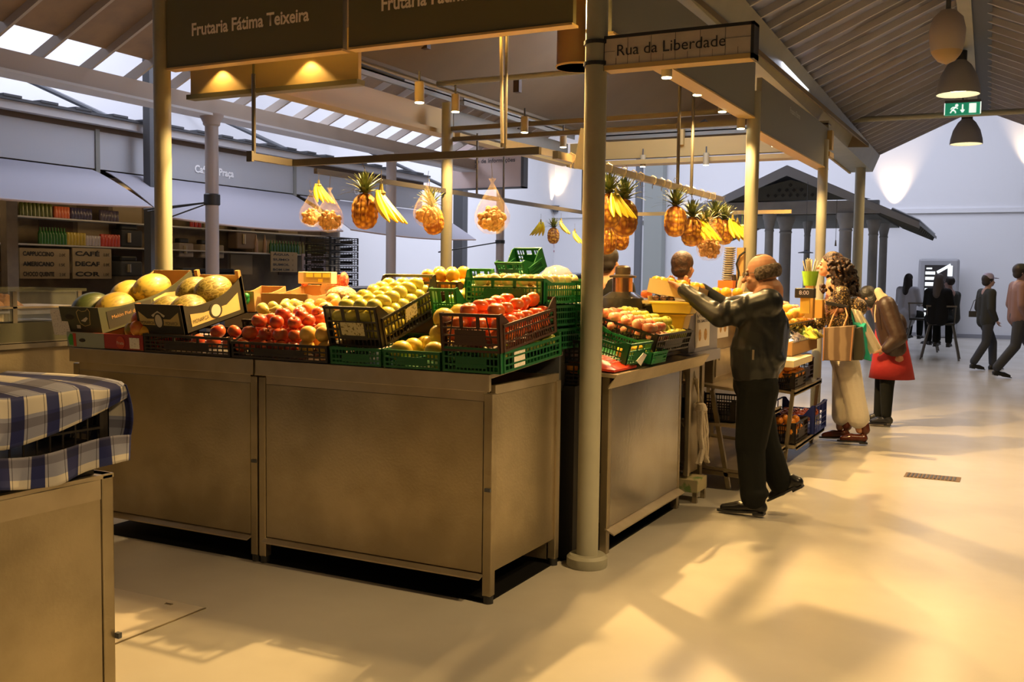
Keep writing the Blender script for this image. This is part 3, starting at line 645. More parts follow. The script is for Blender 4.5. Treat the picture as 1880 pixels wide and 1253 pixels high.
# cardboard trays
M['card']=mat('brown_cardboard',(.42,.24,.09),.85)
M['cardk']=mat('dark_printed_card',(.035,.032,.025),.45)
M['cardg']=mat('olive_printed_card',(.06,.065,.035),.5)
M['cardw']=mat('grey_green_card',(.30,.34,.28),.6)
M['cardr']=mat('red_printed_card',(.35,.03,.03),.55)
def cbox(T,W,D,Hf,Hb,label,m_out,m_in='card',posts=0,name='fruit_box',th=.006):
    t=thing(name,label,'box',(0,0,0));ORG[t.name]=V((0,0,0));t.matrix_world=T
    f=MB(); f.box((0,0,0),(W,D,.005)); build('box_floor',f,M[m_in],t,False)
    f=MB(); f.box((0,0,0),(W,th,Hf)); f.i=1; f.box((th,th,.005),(W-th,th+.002,Hf-.001)); build('front_wall',f,[M[m_out],M[m_in]],t,False)
    f=MB(); f.box((0,D-th,0),(W,D,Hb)); f.i=1; f.box((th,D-th-.002,.005),(W-th,D-th,Hb)); build('back_wall',f,[M[m_out],M[m_in]],t,False)
    for x,s_ in ((0,1),(W-th,-1)):
        f=MB(); n=10; lo=min(Hf,Hb)*.8
        hz=lambda a: lo+(Hf-lo)*max(0,1-a/.3)**2+(Hb-lo)*max(0,(a-.45)/.55)**2
        for k in range(n):
            a0,a1=k/n,(k+1)/n
            f.prism([(x,th+(D-2*th)*a0,0),(x,th+(D-2*th)*a1,0),(x,th+(D-2*th)*a1,hz(a1)),(x,th+(D-2*th)*a0,hz(a0))],(th,0,0))
        f.i=1; 
        for k in range(n):
            a0,a1=k/n,(k+1)/n; xx=x+th if s_>0 else x-.0015
            f.prism([(xx,th+(D-2*th)*a0,.005),(xx,th+(D-2*th)*a1,.005),(xx,th+(D-2*th)*a1,hz(a1)-.001),(xx,th+(D-2*th)*a0,hz(a0)-.001)],(.0015,0,0))
        build('side_wall',f,[M[m_out],M[m_in]],t,False)
    if posts:
        for (x,y,h) in ((.012,.012,Hf+.0),(W-.012,.012,Hf+.0),(.012,D-.02,Hb+posts),(W-.012,D-.02,Hb+posts)):
            f=MB(); f.box((x-.012,y-.01,.005),(x+.012,y+.012,h)); build('corner_post',f,mat('raw_wood',(.50,.26,.08),.8,col2=(.42,.2,.06),ns=20),t,False)
    return t
M['prt']=mat('print_gold',(.55,.42,.16),.6); M['prw']=mat('print_cream',(.62,.56,.42),.6); M['prr']=mat('print_red',(.5,.06,.03),.6)
M['prG']=mat('print_green',(.05,.3,.04),.6)
def flat(t,pts,m,name='print',th=.0012):   # a flat printed patch in the thing's own frame
    n=(V(pts[1])-V(pts[0])).cross(V(pts[2])-V(pts[0])).normalized()*th
    q=MB(); q.prism(pts,n); return build(name,q,m,t,False)
def disc(c,rx,rz,n=20,y=True): return [V(c)+V((rx*math.cos(2*PI*k/n),0,rz*math.sin(2*PI*k/n)) if y else (0,rx*math.cos(2*PI*k/n),rz*math.sin(2*PI*k/n))) for k in range(n)]
LZ=lambda y: 1.055+(y-3.9)*.07+.004      # height of the sloping worktop
SL=math.atan(.07)
def base(x,y,extra=0,dz=0,z=0): return TR((x,y,LZ(y)+dz),z=z,x=SL+extra)
# ---- bottom row on the front counters
# cardboard trays lower left
tb=cbox(base(-4.87,3.91),.60,.40,.085,.085,'shallow fruit tray with red printed side at the left end of the counter','cardr',name='fruit_tray')
flat(tb,[(0,-.001,0),(.30,-.001,0),(.30,-.001,.085),(0,-.001,.085)],M['cardw'],'grey_end')
flat(tb,[(.02,-.003,.01),(.05,-.003,.01),(.05,-.003,.07),(.03,-.003,.075),(.01,-.003,.05)],M['prG'],'green_print')
flat(tb,[(.055,-.003,.005),(.075,-.003,.005),(.075,-.003,.078),(.05,-.003,.078)],M['prr'],'red_print')
flat(tb,disc((.125,-.003,.04),.025,.01),M['black'],'hand_hole')
flat(tb,disc((.43,-.003,.04),.033,.035),M['prr'],'round_emblem'); 
text('lettering','Fruta',(.405,-.0045,.03),(1,0,0),(0,0,1),.018,M['prw'],tb)
flat(tb,[(.50,-.003,.01),(.575,-.003,.01),(.575,-.003,.07),(.50,-.003,.07)],M['lab'],'paper_label')
Tt=tb.matrix_world.copy()
for k_,(x,y,z,kd,r) in enumerate(((.45,.07,.10,'mango_green',.4),(.50,.08,.165,'mango_red',1.2),(.53,.04,.115,'mango_red',.2),(.57,.05,.10,'orange_y',0))):
    put(kd,Tt@TR((x,y,z),z=r,x=.9),('green-red mango in the red printed tray','red mango on top in the red printed tray, beside the dark printed box','orange-red mango below it in the red printed tray','orange fruit at the right end of the red printed tray')[k_])
cA=crate(base(-4.255,3.90),.615,.40,.10,.09,'crk','low black crate under the dark gold-banded melon box',bars=16)
cB=crate(base(-3.63,3.90),.615,.40,.085,.085,'crk','low black crate heaped with red apples',bars=16,windows=False)
gA=crate(base(-3.0,3.90),.30,.60,.085,.085,'crg','low green crate under the tall black mango crate',bars=14,windows=False)
gB=crate(base(-2.69,3.90),.315,.60,.085,.085,'crg','low green crate of yellow melons',bars=14,windows=False)
gC=crate(base(-2.365,3.90),.30,.66,.115,.10,'crg','low green crate with a white label at the counter corner',bars=14,windows=False)
flat(gC,[(.3025,.13,.0),(.3025,.24,.0),(.3025,.24,.10),(.3025,.13,.10)],M['lab'],'paper_label')
pile('pear_green',gC.matrix_world,.15,.29,.05,.62,.05,1,'green pear in the corner crate under the tomato crate','green pears in the corner crate',lie=1)
pile('yellow_melon',gB.matrix_world,.01,.30,.01,.45,.02,1,'round yellow melon in the low green crate','yellow melons in the low green crate')
pile('yellow_melon',gB.matrix_world,.12,.31,.12,.45,.085,2,'round yellow melon in the low green crate','yellow melons in the low green crate')
# apples and pears
pile('apple',cB.matrix_world,.0,.40,.01,.38,.015,1,'red apple in the heap on the low black crate','red apples on the counter')
pile('apple',cB.matrix_world,.02,.40,.04,.40,.075,2,'red apple in the heap on the low black crate','red apples on the counter')
pile('apple',cB.matrix_world,.14,.34,.16,.38,.16,1,'red apple in the heap on the low black crate','red apples on the counter')
pile('apple',cA.matrix_world,.30,.60,.01,.12,.02,1,'red apple in the crate under the gold-banded melon box','red apples under the gold-banded box')
pile('apple',cA.matrix_world,.42,.60,.02,.16,.075,1,'red apple in the crate under the gold-banded melon box','red apples under the gold-banded box')
pile('peach',cB.matrix_world,.40,.605,.01,.36,.02,2,'yellow-orange quince right of the red apples','yellow-orange quinces beside the apples',heap=-.03)
# pears and mangoes behind
cP=crate(base(-3.93,4.32,.09,dz=.045),.62,.36,.10,.09,'crk','black crate of pears behind the apples',bars=16,windows=False)
pile('pear',cP.matrix_world,.02,.60,.03,.34,.05,2,'yellow pear in the crate behind the apples','yellow pears behind the apples',lie=1,step=.075)
pile('peach',cP.matrix_world,.40,.60,.0,.30,.12,1,'round yellow quince behind the pears, left of the mango crate','quinces behind the pears')
# tall black crate A (mangoes)
tA=math.atan2(.156,.53)
TA=TR((-3.035,3.94,1.143),x=tA)
a_=crate(TA,.31,.56,.205,.14,'crk','tall black crate of yellow mangoes tilted to the front',bars=12,sticker=(.09,.225,.06,.125,M['laby']))
pile('mango',TA,.01,.30,.03,.54,.02,1,'yellow-green mango in the tall black crate','yellow mangoes in the tall black crate',lie=1,step=.07)
pile('mango',TA,.01,.30,.03,.54,.09,2,'yellow-green mango in the tall black crate','yellow mangoes in the tall black crate',lie=1,step=.07)
flat(a_,[(.3165,.22,.06),(.3165,.33,.07),(.3165,.34,.13),(.3165,.23,.12)],M['laby'],'torn_label')
# black-brown crate B (tomatoes)
tB=math.atan2(.06,.6)
TB=TR((-2.365,3.89,1.152),x=tB+.02)
b_=crate(TB,.305,.60,.175,.125,'crn','brown-black openwork crate of tomatoes at the counter corner',bars=12,slant=.03,barsD=22)
pile('tomato',TB,.01,.30,.02,.56,.02,1,'ripe red tomato in the openwork crate','red tomatoes in the openwork crate')
pile('tomato',TB,.01,.30,.05,.58,.07,2,'ripe red tomato in the openwork crate','red tomatoes in the openwork crate')
# Monarca melon box
TMo=TR((-4.335,3.945,1.155),x=math.atan2(.105,.46))
mo=cbox(TMo,.335,.50,.165,.22,'dark box printed with gold bands and oval emblem, holding netted melons','cardk',posts=.03)
flat(mo,[(.02,-.001,.05),(.315,-.001,.05),(.315,-.001,.125),(.25,-.001,.085),(.08,-.001,.085),(.02,-.001,.125)],M['prt'],'gold_band')
flat(mo,disc((.165,-.0025,.075),.035,.045),M['cardk'],'emblem_ring'); flat(mo,disc((.165,-.004,.075),.025,.036),M['prw'],'oval_emblem')
flat(mo,[(.115,-.0025,.105),(.165,-.0025,.13),(.215,-.0025,.105),(.205,-.0025,.095),(.165,-.0025,.115),(.125,-.0025,.095)],M['prw'],'ribbon')
text('lettering','MONARCA',(.03,-.004,.055),(1,0,0),(0,0,1),.018,M['cardk'],mo,width=.10);text('lettering','MONARCA',(.215,-.004,.055),(1,0,0),(0,0,1),.018,M['cardk'],mo,width=.09)
flat(mo,[(.336,.06,.03),(.336,.44,.03),(.336,.44,.13),(.336,.34,.085),(.336,.16,.085),(.336,.06,.10)],M['prt'],'gold_band')
flat(mo,disc((.3375,.25,.075),.05,.045,y=False),M['cardk'],'emblem_ring');flat(mo,disc((.339,.25,.075),.036,.034,y=False),M['prw'],'oval_emblem')
text('lettering','MONARCA',(.3385,.07,.045),(0,1,0),(0,0,1),.022,M['cardk'],mo,width=.12)
for k_,(x,y,z,r,kd) in enumerate(((.094,.355,.15,.05,'melon_net'),(.24,.355,.16,-.06,'melon_net'),(.092,.14,.092,.0,'melon_net'),(.24,.145,.10,.03,'melon_net'))):
    put(kd,TMo@TR((x,y,z),z=r),('yellow netted melon at the back left of the gold-banded box','yellow netted melon at the back right of the gold-banded box','netted melon at the front left of the gold-banded box','netted melon at the front right of the gold-banded box')[k_])
# big melon box far left
TMe=TR((-4.945,3.945,1.135),x=math.atan2(.17,.75))
me_=cbox(TMe,.32,.74,.155,.21,'large dark printed melon box at the left end of the counter','cardg')
flat(me_,disc((.075,-.001,.095),.035,.016),M['black'],'hand_hole')
q=MB(); pts=[(.14,.125),(.16,.14),(.185,.13),(.22,.135),(.235,.15),(.25,.13),(.24,.09),(.235,.055),(.19,.045),(.155,.06),(.145,.09),(.14,.125)]
for a1,a2 in zip(pts,pts[1:]): q.bar((a1[0],-.002,a1[1]),(a2[0],-.002,a2[1]),.002,.003)
build('emblem_outline',q,M['prt'],me_,False); flat(me_,[(.165,-.003,.075),(.215,-.003,.10),(.225,-.003,.09),(.20,-.003,.07)],M['prw'],'emblem')
flat(me_,[(.125,-.003,.03),(.155,-.003,.03),(.155,-.003,.05),(.125,-.003,.05)],M['prw'],'small_sticker')
flat(me_,[(.3215,.05,.02),(.3215,.38,.02),(.3215,.38,.115),(.3215,.05,.12)],M['cardk'],'dark_patch')
text('lettering','Melón Piel de Sapo',(.323,.08,.07),(0,1,0),(0,.0,1),.02,M['card'],me_,width=.26)
flat(me_,[(.323,.40,.02),(.323,.62,.02),(.323,.60,.11),(.323,.5,.125),(.323,.40,.11)],M['prt'],'gold_patch')
text('lettering','NO',(.3245,.46,.05),(0,1,0),(0,0,1),.045,M['cardg'],me_)
for k_,(x,y,z,r,kd) in enumerate(((.098,.14,.115,.03,'melon_dark'),(.224,.20,.105,.02,'melon_stripe'),(.10,.42,.125,.05,'melon_stripe'),(.218,.50,.15,-.04,'melon_stripe'))):
    put(kd,TMe@TR((x,y,z),z=r,s=1.03),('dark green melon at the left end of the big melon box','yellow-green striped melon in front in the big melon box','golden striped melon at the back left of the big melon box','golden striped melon at the back right of the big melon box')[k_])
p=[P(91,568,y=3.93),P(118,568,y=3.93),P(131,616,y=3.93),P(100,615,y=3.93)]
q=MB(); q.prism(p,(0,.002,0)); one('price_card',q,M['lab'],'white handwritten price card at the left end of the counter','card',smooth=False)
# back left: wooden orange box, price scale, green things
Tw=TR((-4.20,4.78,1.25),x=.12)
wb=cbox(Tw,.36,.42,.12,.12,'wooden box with red net wrap behind the pears','card')
q=MB(); 
for x in (.02,.34): q.ell((x,.40,.16),(.03,.03,.05),10,8)
q.prism([(.04,.40,.14),(.32,.40,.12),(.32,.40,.19),(.04,.40,.185)],(0,.01,0)); build('red_net',q,pattern(mat('red_net',(.6,.07,.04),.6),'noise',60,(.75,.25,.12),.45,.6,.4),wb)
cbox(TR((-4.42,4.74,1.25),x=.1),.2,.3,.13,.13,'small yellow printed box behind the melons, with green wrapping','card')
q=MB(); q.ell((-4.27,4.70,1.33),(.035,.03,.035),10,8); q.ell((-4.245,4.69,1.35),(.02,.02,.02),8,6); q.cyl((-4.28,4.70,1.29),(-4.28,4.70,1.35),.02); one('green_wrapping',q,M['crG'],'crumpled bright green wrapping on the small yellow box','wrapping')
q=MB(); q.ell((0,0,0),(.10,.09,.06),18,10); q.xf(Matrix.Translation((-3.70,4.92,1.36))); one('net_bag',q,pattern(mat('yellow_net_bag',(.70,.50,.22),.5),'vor',60,(.35,.2,.08),.3,.5,.4),'pale netted bag of nuts behind the red-wrapped box','bag')
# price scale (till display on a bent post)
sy=5.0
a=P(547,499,y=sy);b1=P(608,522,y=sy)
t=thing('weighing_scale','shop scale display on a bent cream post behind the fruit','scale',(a.x+.1,sy,1.2))
q=MB(); q.box((a.x,sy,b1.z),(b1.x,sy+.06,a.z)); build('display_head',q,mat('scale_cream',(.70,.58,.35),.5),t,False,.004)
W=b1.x-a.x;H_=a.z-b1.z
q=MB(); q.box((a.x+W*.18,sy-.002,b1.z+.01),(b1.x-.01,sy,a.z-.005)); build('display_panel',q,mat('scale_panel',(.45,.36,.12),.4),t,False)
for k in range(3):
    q=MB(); q.box((a.x+W*(.26+k*.25),sy-.004,b1.z+H_*.55),(a.x+W*(.46+k*.25),sy-.002,a.z-.01)); build('number_field',q,mat('scale_yellow',(.85,.70,.05),.4,emit=.15),t,False)
q=MB(); q.box((a.x+W*.62,sy-.004,b1.z+H_*.15),(a.x+W*.75,sy-.002,b1.z+H_*.42)); build('number_field',q,mat('scale_yellow2',(.85,.65,.05),.4),t,False)
pp=[P(x,y,y=sy+.03) for x,y in ((596,522),(592,536),(598,550))]
q=MB(); q.tube([P(600,520,y=sy+.03),P(595,532,y=sy+.03),P(599,545,y=sy+.03),P(600,560,y=sy+.03)],[.028,.024,.026,.03],4); build('post',q,mat('scale_post',(.70,.52,.32),.5),t,False)
q=MB(); q.box((a.x+.05,sy-.1,1.17),(a.x+.34,sy+.15,1.22)); build('scale_base',q,M['black'],t,False)
# support table behind the front counters (carries the rear crates)
q=MB(); q.box((-4.5,4.71,.9),(-2.15,5.22,1.145)); one('rear_shelf',q,M['dark'],'dark shelf behind the front counters carrying the rear crates','shelf',smooth=False)
q=MB(); q.box((-4.45,4.72,1.146),(-3.5,5.2,1.245)); one('rear_riser',q,M['dark'],'long dark riser under the red-wrapped wooden box','riser',smooth=False)
# rear green stack at the counter corner
k0=-2.10
for k,(z,m,l) in enumerate(((1.36,'crG','green crate of pale apples on top of the rear corner stack'),(1.245,'crg','second green crate of the rear corner stack'),(1.125,'crg','lowest green crate of the rear corner stack'))):
    T=TR((-2.55,4.42+.02*k,z)); c_=crate(T,.44,.58,.125,.105,m,l,bars=20,barsD=18,windows=(k!=2))
    if k==0: T0=T
    pile('apple_pale',T,.01,.43,.02,.56,.02,1,'pale yellow apple in the rear green stack','pale apples in the rear stack') if k==0 else None
    if k: pile('apple_pale',T,.01,.43,.02,.1,.02,1,'pale yellow apple inside a lower green crate','pale apples lower in the stack')
pile('apple_pale',T0,.02,.42,.03,.5,.075,1,'pale yellow apple in the rear green stack','pale apples in the rear stack')
for k in range(2):
    crate(TR((-2.42,4.80,1.20+k*.14)),.36,.26,.135,.12,'crg',('lower','upper')[k]+' green crate at the right end of the rear stack beside the column',bars=14,barsD=10)
crate(TR(P(918,517,y=5.05),x=.45,z=-.2),.20,.20,.12,.07,'crg','empty dark green crate tipped up at the back of the stack',bars=10)
q=MB(); q.lathe([(.09,0),(.088,.03),(.06,.065),(.02,.08),(0,.082)],(-2.24,4.86,1.475),20); one('plastic_dome',q,mat('clear_plastic',(.55,.55,.58),.1,alpha=.45),'clear plastic dome lid on the rear green crate','lid')
for k,(z,l) in enumerate(((1.05,'upper black crate below the green stack beside the column'),(.93,'lower black crate below the green stack beside the column'))):
    c_=crate(TR((-2.44,4.78,z)),.38,.28,.115,.10,'crk',l,bars=14,barsD=10)
put('orange',TR((-2.12,4.83,1.02)),'single orange at the edge of the lower black crate beside the column')
q=MB(); q.box((-2.44,4.76,.0),(-2.08,5.08,.925)); one('stool_stand',q,M['black'],'dark stand behind the counter gap left of the column','stand',smooth=False)
# middle rear : small brown box of oranges, green tilted crate with mangoes
crate(TR((-2.98,4.55,1.30),x=.10),.32,.30,.16,.12,'crn','brown crate of oranges behind the mango crate',bars=10)
pile('orange_y',TR((-2.98,4.55,1.30),x=.10),.01,.31,.02,.28,.09,2,'yellow-orange orange in the crate behind the mangoes','oranges behind the mangoes')
q=MB(); q.box((-3.0,4.50,1.148),(-2.6,4.9,1.29)); one('rear_riser',q,M['dark'],'dark riser box under the brown crate of oranges','riser',smooth=False)
TG=TR((-2.66,4.30,1.235),x=.25)
crate(TG,.15,.42,.20,.10,'crG','narrow bright green crate tilted behind the mango crate',bars=8)
pile('mango',TG,.01,.14,.02,.38,.02,2,'yellow mango in the narrow green crate','mangoes in the narrow green crate',lie=1)
pile('yellow_melon',TR((-2.60,4.30,1.14)),.0,.2,.0,.12,.02,1,'yellow melon between the mango crate and the green stack','melons behind the tomato crate')
# ---- checked cloth over crate in the foreground
q=MB()
cl=mat('checked_cloth',(.55,.50,.42),.9)
def plaid(m):
    N=m.node_tree.nodes;L=m.node_tree.links;b=N['Principled BSDF'];uv=N.new('ShaderNodeUVMap');sp=N.new('ShaderNodeSeparateXYZ');L.new(uv.outputs[0],sp.inputs[0])
    cols=[]
    def ramp(src,stops):
        fr=N.new('ShaderNodeMath');fr.operation='FRACT';L.new(src,fr.inputs[0]);r=N.new('ShaderNodeValToRGB');r.color_ramp.interpolation='CONSTANT'
        e=r.color_ramp.elements
        e[0].position=stops[0][0];e[0].color=stops[0][1];e[1].position=stops[1][0];e[1].color=stops[1][1]
        for p_,c_ in stops[2:]: n=e.new(p_);n.color=c_
        L.new(fr.outputs[0],r.inputs[0]);return r.outputs[0]
    W_=(1,.97,.9,1);D=(.035,.055,.26,1);Mx=(.26,.33,.66,1);K=(.02,.02,.05,1)
    a_=ramp(sp.outputs[0],[(0,D),(.30,W_),(.37,K),(.385,W_),(.85,K),(.865,W_),(.93,D)])
    b__=ramp(sp.outputs[1],[(0,D),(.22,Mx),(.5,W_),(.9,Mx)])
    mx=N.new('ShaderNodeMix');mx.data_type='RGBA';mx.blend_type='MULTIPLY';mx.inputs[0].default_value=.75;L.new(a_,mx.inputs[6]);L.new(b__,mx.inputs[7])
    m2=N.new('ShaderNodeMix');m2.data_type='RGBA';m2.blend_type='MULTIPLY';m2.inputs[0].default_value=1;m2.inputs[7].default_value=(.50,.50,.53,1);L.new(mx.outputs[2],m2.inputs[6])
    L.new(m2.outputs[2],b.inputs['Base Color']);return m
plaid(cl)
cy0,cy1=.75,2.52;cx0,cx1=xf-.62,xf+.02
crt=crate(TR((xf-.58,.9,.872)),.56,1.60,.21,.21,'crk','dark crate wrapped in the blue checked cloth in the foreground',bars=12,barsD=30,windows=False)
def clothobj(name,fn,nu,nv,us,vs,label=None,parent=None,th=(0,0,.004)):
    q=MB();q.grid(fn,nu,nv);off=ORG.get(parent.name,V((0,0,0))) if parent else V((0,0,0))
    me=bpy.data.meshes.new(name);me.from_pydata([v-off for v in q.v],[],q.f);me.materials.append(cl)
    uvl=me.uv_layers.new(name='UVMap')
    for p_ in me.polygons:
        p_.use_smooth=True
        for li in p_.loop_indices:
            vi=me.loops[li].vertex_index;i_,j_=divmod(vi,nv+1);uvl.data[li].uv=(us*i_/nu,vs*j_/nv)
    o=bpy.data.objects.new(name,me);sc.collection.objects.link(o)
    if parent:o.parent=parent
    m_=o.modifiers.new('thickness','SOLIDIFY');m_.thickness=.004
    return o
t=thing('checked_cloth','blue and white checked cloth draped over the foreground crate','cloth',(xf-.3,1.7,.87))
def f1(a,b_):   # a along y, b: from back over the top, down the walkway face
    y=.80+a*1.74; fold=.010*math.sin(a*31)+.006*math.sin(a*57+1)
    if b_<.55: x=cx0+(cx1-cx0)*(b_/.55); z=1.115+fold*.8+.03*math.sin(a*5+b_*3)*.6-(.03*(b_/.55)**4)+(.045*(1-a) if True else 0); return (x,y,z)
    c=(b_-.55)/.45; L_=.17*(1-.75*max(0,(a-.72)/.28)**1.5)
    return (cx1+fold*.9*c+.006*math.sin(c*3),y,1.085+.045*(1-a)+fold*.4-c*L_-(.0))
o=clothobj('cloth_top',f1,90,30,13.5,2.6,parent=t)
def f2(a,b_):   # end face flap hanging over the far end, drawn back under
    x=cx1+.012-a*.62; return (x+.015*math.sin(b_*3),2.53+.012*math.sin(a*20)+.015*math.sin(b_*PI),1.09-b_*.225)
clothobj('cloth_end',f2,30,16,4,1.7,parent=t)
def f3(a,b_):   # lower fold under the crate along the walkway face
    y=1.75+a*.79; lo=.06*(1-abs(a-.6))*1.3
    return (cx1+.022+.010*math.sin(a*23)*b_,y,.905-b_*(.065+lo*.6)+.012*math.sin(a*9))
clothobj('cloth_lower_fold',f3,50,10,6,.7,parent=t)
# ================================================================ WALKWAY SIDE OF THE STALL
RZ90=PI/2
def side(x,y,z,tilt=0,yaw=0): return Matrix.Translation((x,y,z))@Matrix.Rotation(RZ90+yaw,4,'Z')@Matrix.Rotation(tilt,4,'X')
T=side(-1.93,5.55,1.05,.27)
crate(T,.66,.44,.12,.11,'crk','black crate of pink and yellow apples on the walkway counter',bars=16,windows=False)
pile('apple_pink',T,.0,.30,.02,.42,.04,1,'pink-red apple in the crate right of the front column','pink-red apples right of the column')
pile('apple_pink',T,.0,.30,.05,.42,.09,1,'pink-red apple in the crate right of the front column','pink-red apples right of the column')
pile('apple_yellow',T,.30,.65,.02,.42,.04,1,'yellow-green apple in the crate right of the front column','yellow-green apples right of the column')
pile('apple_yellow',T,.28,.60,.12,.42,.09,1,'yellow-green apple in the crate right of the front column','yellow-green apples right of the column')
T2=side(-2.28,5.05,1.215,.22)
crate(T2,.52,.30,.10,.09,'crk','black crate behind the front column with red and yellow apples',bars=12,windows=False)
pile('apple_pink',T2,.0,.40,.02,.28,.05,1,'red-yellow apple behind the front column','apples behind the front column')
T=side(-1.95,5.15,1.01,.25)
crate(T,.36,.36,.125,.10,'crg','dark green crate tilted on the walkway counter beside the column',bars=8)
pile('orange_y',T,.02,.34,.0,.12,.02,1,'orange in the dark green crate beside the column','oranges in the dark green crate')
T=side(-1.90,5.42,1.0,.2)
crate(T,.26,.16,.07,.06,'crG','small bright green tray at the edge of the walkway counter',bars=6,windows=False)
pile('apple_yellow',T,.02,.24,.02,.14,.005,1,'green-yellow apple in the small bright green tray','apples in the small green tray')
t=thing('red_bag','red printed bag lying on the walkway counter beside the column','bag',(-2.0,5.05,1.0))
q=MB(); q.grid(lambda a,b_:(-1.93-.34*b_,4.93+.34*a,1.005+.05*math.sin(PI*a)*math.sin(PI*b_)+.02*b_+.008*math.sin(a*19)*math.sin(b_*13)),20,16,(0,0,-.012)); build('bag_body',q,mat('red_bag',(.60,.05,.02),.35,bump=.3,bs=14),t)
for k in range(3): q=MB(); q.box((-1.98-.02*k,4.99,1.035+.012*k),(-1.977-.02*k,5.17,1.038+.012*k)); build('print_line',q,M['prw'],t,False)
q=MB(); q.ell((-2.05,4.86,1.0),(.045,.10,.035),16,10); one('cucumber',q,mat('dark_green_skin',(.02,.09,.01),.35),'dark green cucumber at the near end of the walkway counter','cucumber')
q=MB(); q.prism([P(1168,663,x=-1.885),P(1176,672,x=-1.885),P(1187,652,x=-1.885),P(1181,648,x=-1.885)],(.002,0,0)); one('price_tag',q,M['lab'],'white price tag leaning on the edge of the walkway counter','tag',smooth=False)
# dark appliance with copper neck
c=V((-2.38,6.2,1.27))
t=thing('juicer','dark domed appliance with copper collar and lid on the walkway counter','appliance',c)
q=MB(); q.lathe([(.12,-.26),(.135,-.24),(.14,-.1),(.15,-.02),(.155,.04),(.14,.09),(.085,.125),(.075,.13)],c,28); build('body',q,mat('dark_enamel',(.05,.045,.035),.2,.3),t)
q=MB(); q.lathe([(.066,.12),(.066,.225),(.072,.23)],c,28); build('collar',q,mat('copper',(.75,.38,.16),.25,1),t)
q=MB(); q.lathe([(.088,.222),(.09,.235),(.05,.245),(.052,.27),(.05,.29),(.035,.302),(0,.305)],c,24); build('lid',q,mat('lid_bronze',(.16,.12,.07),.3,.6),t)
q=MB(); q.lathe([(.158,.0),(.160,.01),(.156,.02)],c,28); build('rim_band',q,M['steel2'],t)
q=MB(); q.box((-2.62,5.95,1.0),(-2.02,6.45,1.02)); one('counter_board',q,M['steel2'],'steel board under the appliance with copper collar','board',smooth=False)
# yellow tubs
for (a,b1,y,m,l) in (((1196,577),(1258,606),6.20,(.80,.50,.04),'lower yellow tub behind the yellow apples'),((1195,555),(1272,577),6.16,(.85,.62,.08),'wider upper yellow tub under the dates')):
    A=P(*a,y=y);B=P(*b1,y=y)
    q=MB(); X0,X1=A.x,B.x
    q.prism([(X0,y,A.z),(X1,y,A.z),(X1-.02,y,B.z),(X0+.015,y,B.z)],(0,.13,0)); 
    t=thing('plastic_tub',l,'tub',((X0+X1)/2,y,B.z)); build('tub_body',q,mat('tub_'+l[:5],m,.35),t,False,.006)
    q=MB(); q.box((X0-.01,y-.01,A.z-.008),(X1+.01,y+.14,A.z+.004)); build('tub_rim',q,mat('tub_rim_'+l[:5],tuple(min(1,x*1.15) for x in m),.3),t,False,.003)
A=P(1200,552,y=6.24);B=P(1242,540,y=6.24)
q=MB(); q.box((A.x-.06,6.18,A.z-.02),(B.x+.10,6.3,A.z)); q.box((A.x-.02,6.18,A.z),(A.x-.015,6.3,A.z+.03)); one('date_tray',q,mat('tray_cream',(.7,.55,.25),.5),'small cream tray holding dark dates on the upper yellow tub','tray',smooth=False)
for k in range(3):
    q=MB(); q.ell((A.x+.02+k*.045,6.22+.02*k,A.z+.018),(.024,.018,.017),12,8); one('date_pack',q,pattern(mat('date_%d'%k,(.09,.04,.025),.3),'noise',60,(.30,.16,.10),.5,.6),'wrapped bunch of dark dates on the cream tray','dates','dark dates on the cream tray')
put('tomato',TR((P(1187,541,y=6.5).x,6.5,P(1187,541,y=6.5).z)),'orange-red tomato left of the dates, above the yellow tub')
q=MB(); X=P(1187,541,y=6.5); q.box((X.x-.05,6.45,X.z-.045),(X.x+.05,6.56,X.z-.033)); one('small_dish',q,M['prw'],'small cream dish under the tomato beside the dates','dish',smooth=False)
# blue-grey cabinet panel with posters
t=thing('display_case','blue-grey case panel with a white poster above the mop','case',(-2.1,6.8,.95))
bg=mat('blue_grey_panel',(.30,.29,.33),.5)
q=MB(); q.box((-2.3,6.34,1.0),(-1.965,7.02,1.31)); build('case_body',q,bg,t,False,.004)
q=MB(); q.box((-2.3,6.30,.925),(-1.94,7.02,1.0)); build('case_base',q,bg,t,False,.003)
q=MB(); q.box((-2.3,6.3,1.31),(-1.94,7.03,1.325)); build('case_top',q,M['prw'],t,False,.003)
def poster(x,y0,y1,z0,z1,l):
    t=thing('poster',l,'poster',(x,(y0+y1)/2,z0))
    q=MB(); q.box((x,y0,z0),(x+.002,y1,z1)); build('sheet',q,mat('poster_paper',(.78,.70,.62),.7),t,False)
    w_=y1-y0;h_=z1-z0
    for s,zz in (('UTILIZE','.80'),('OS SACOS','.66')):
        text('lettering',s,(x+.0025,y0+w_*.08,z0+h_*float(zz)),(0,1,0),(0,0,1),h_*.07,M['black'],t,width=w_*.84,ext=.001,bold=.02)
    for c_,r_ in ((.3,.09),(.7,.11)):
        q=MB(); q.prism([V((x+.002,y0+w_*c_+w_*r_*math.cos(a_*PI/6),z0+h_*.32+h_*.16*math.sin(a_*PI/6))) for a_ in range(12)],(.001,0,0)); build('picture',q,mat('poster_brown',(.40,.20,.05),.6,col2=(.6,.35,.1),ns=40),t,False)
poster(-1.962,6.47,6.80,1.03,1.285,'white poster with brown pictures on the blue-grey case')
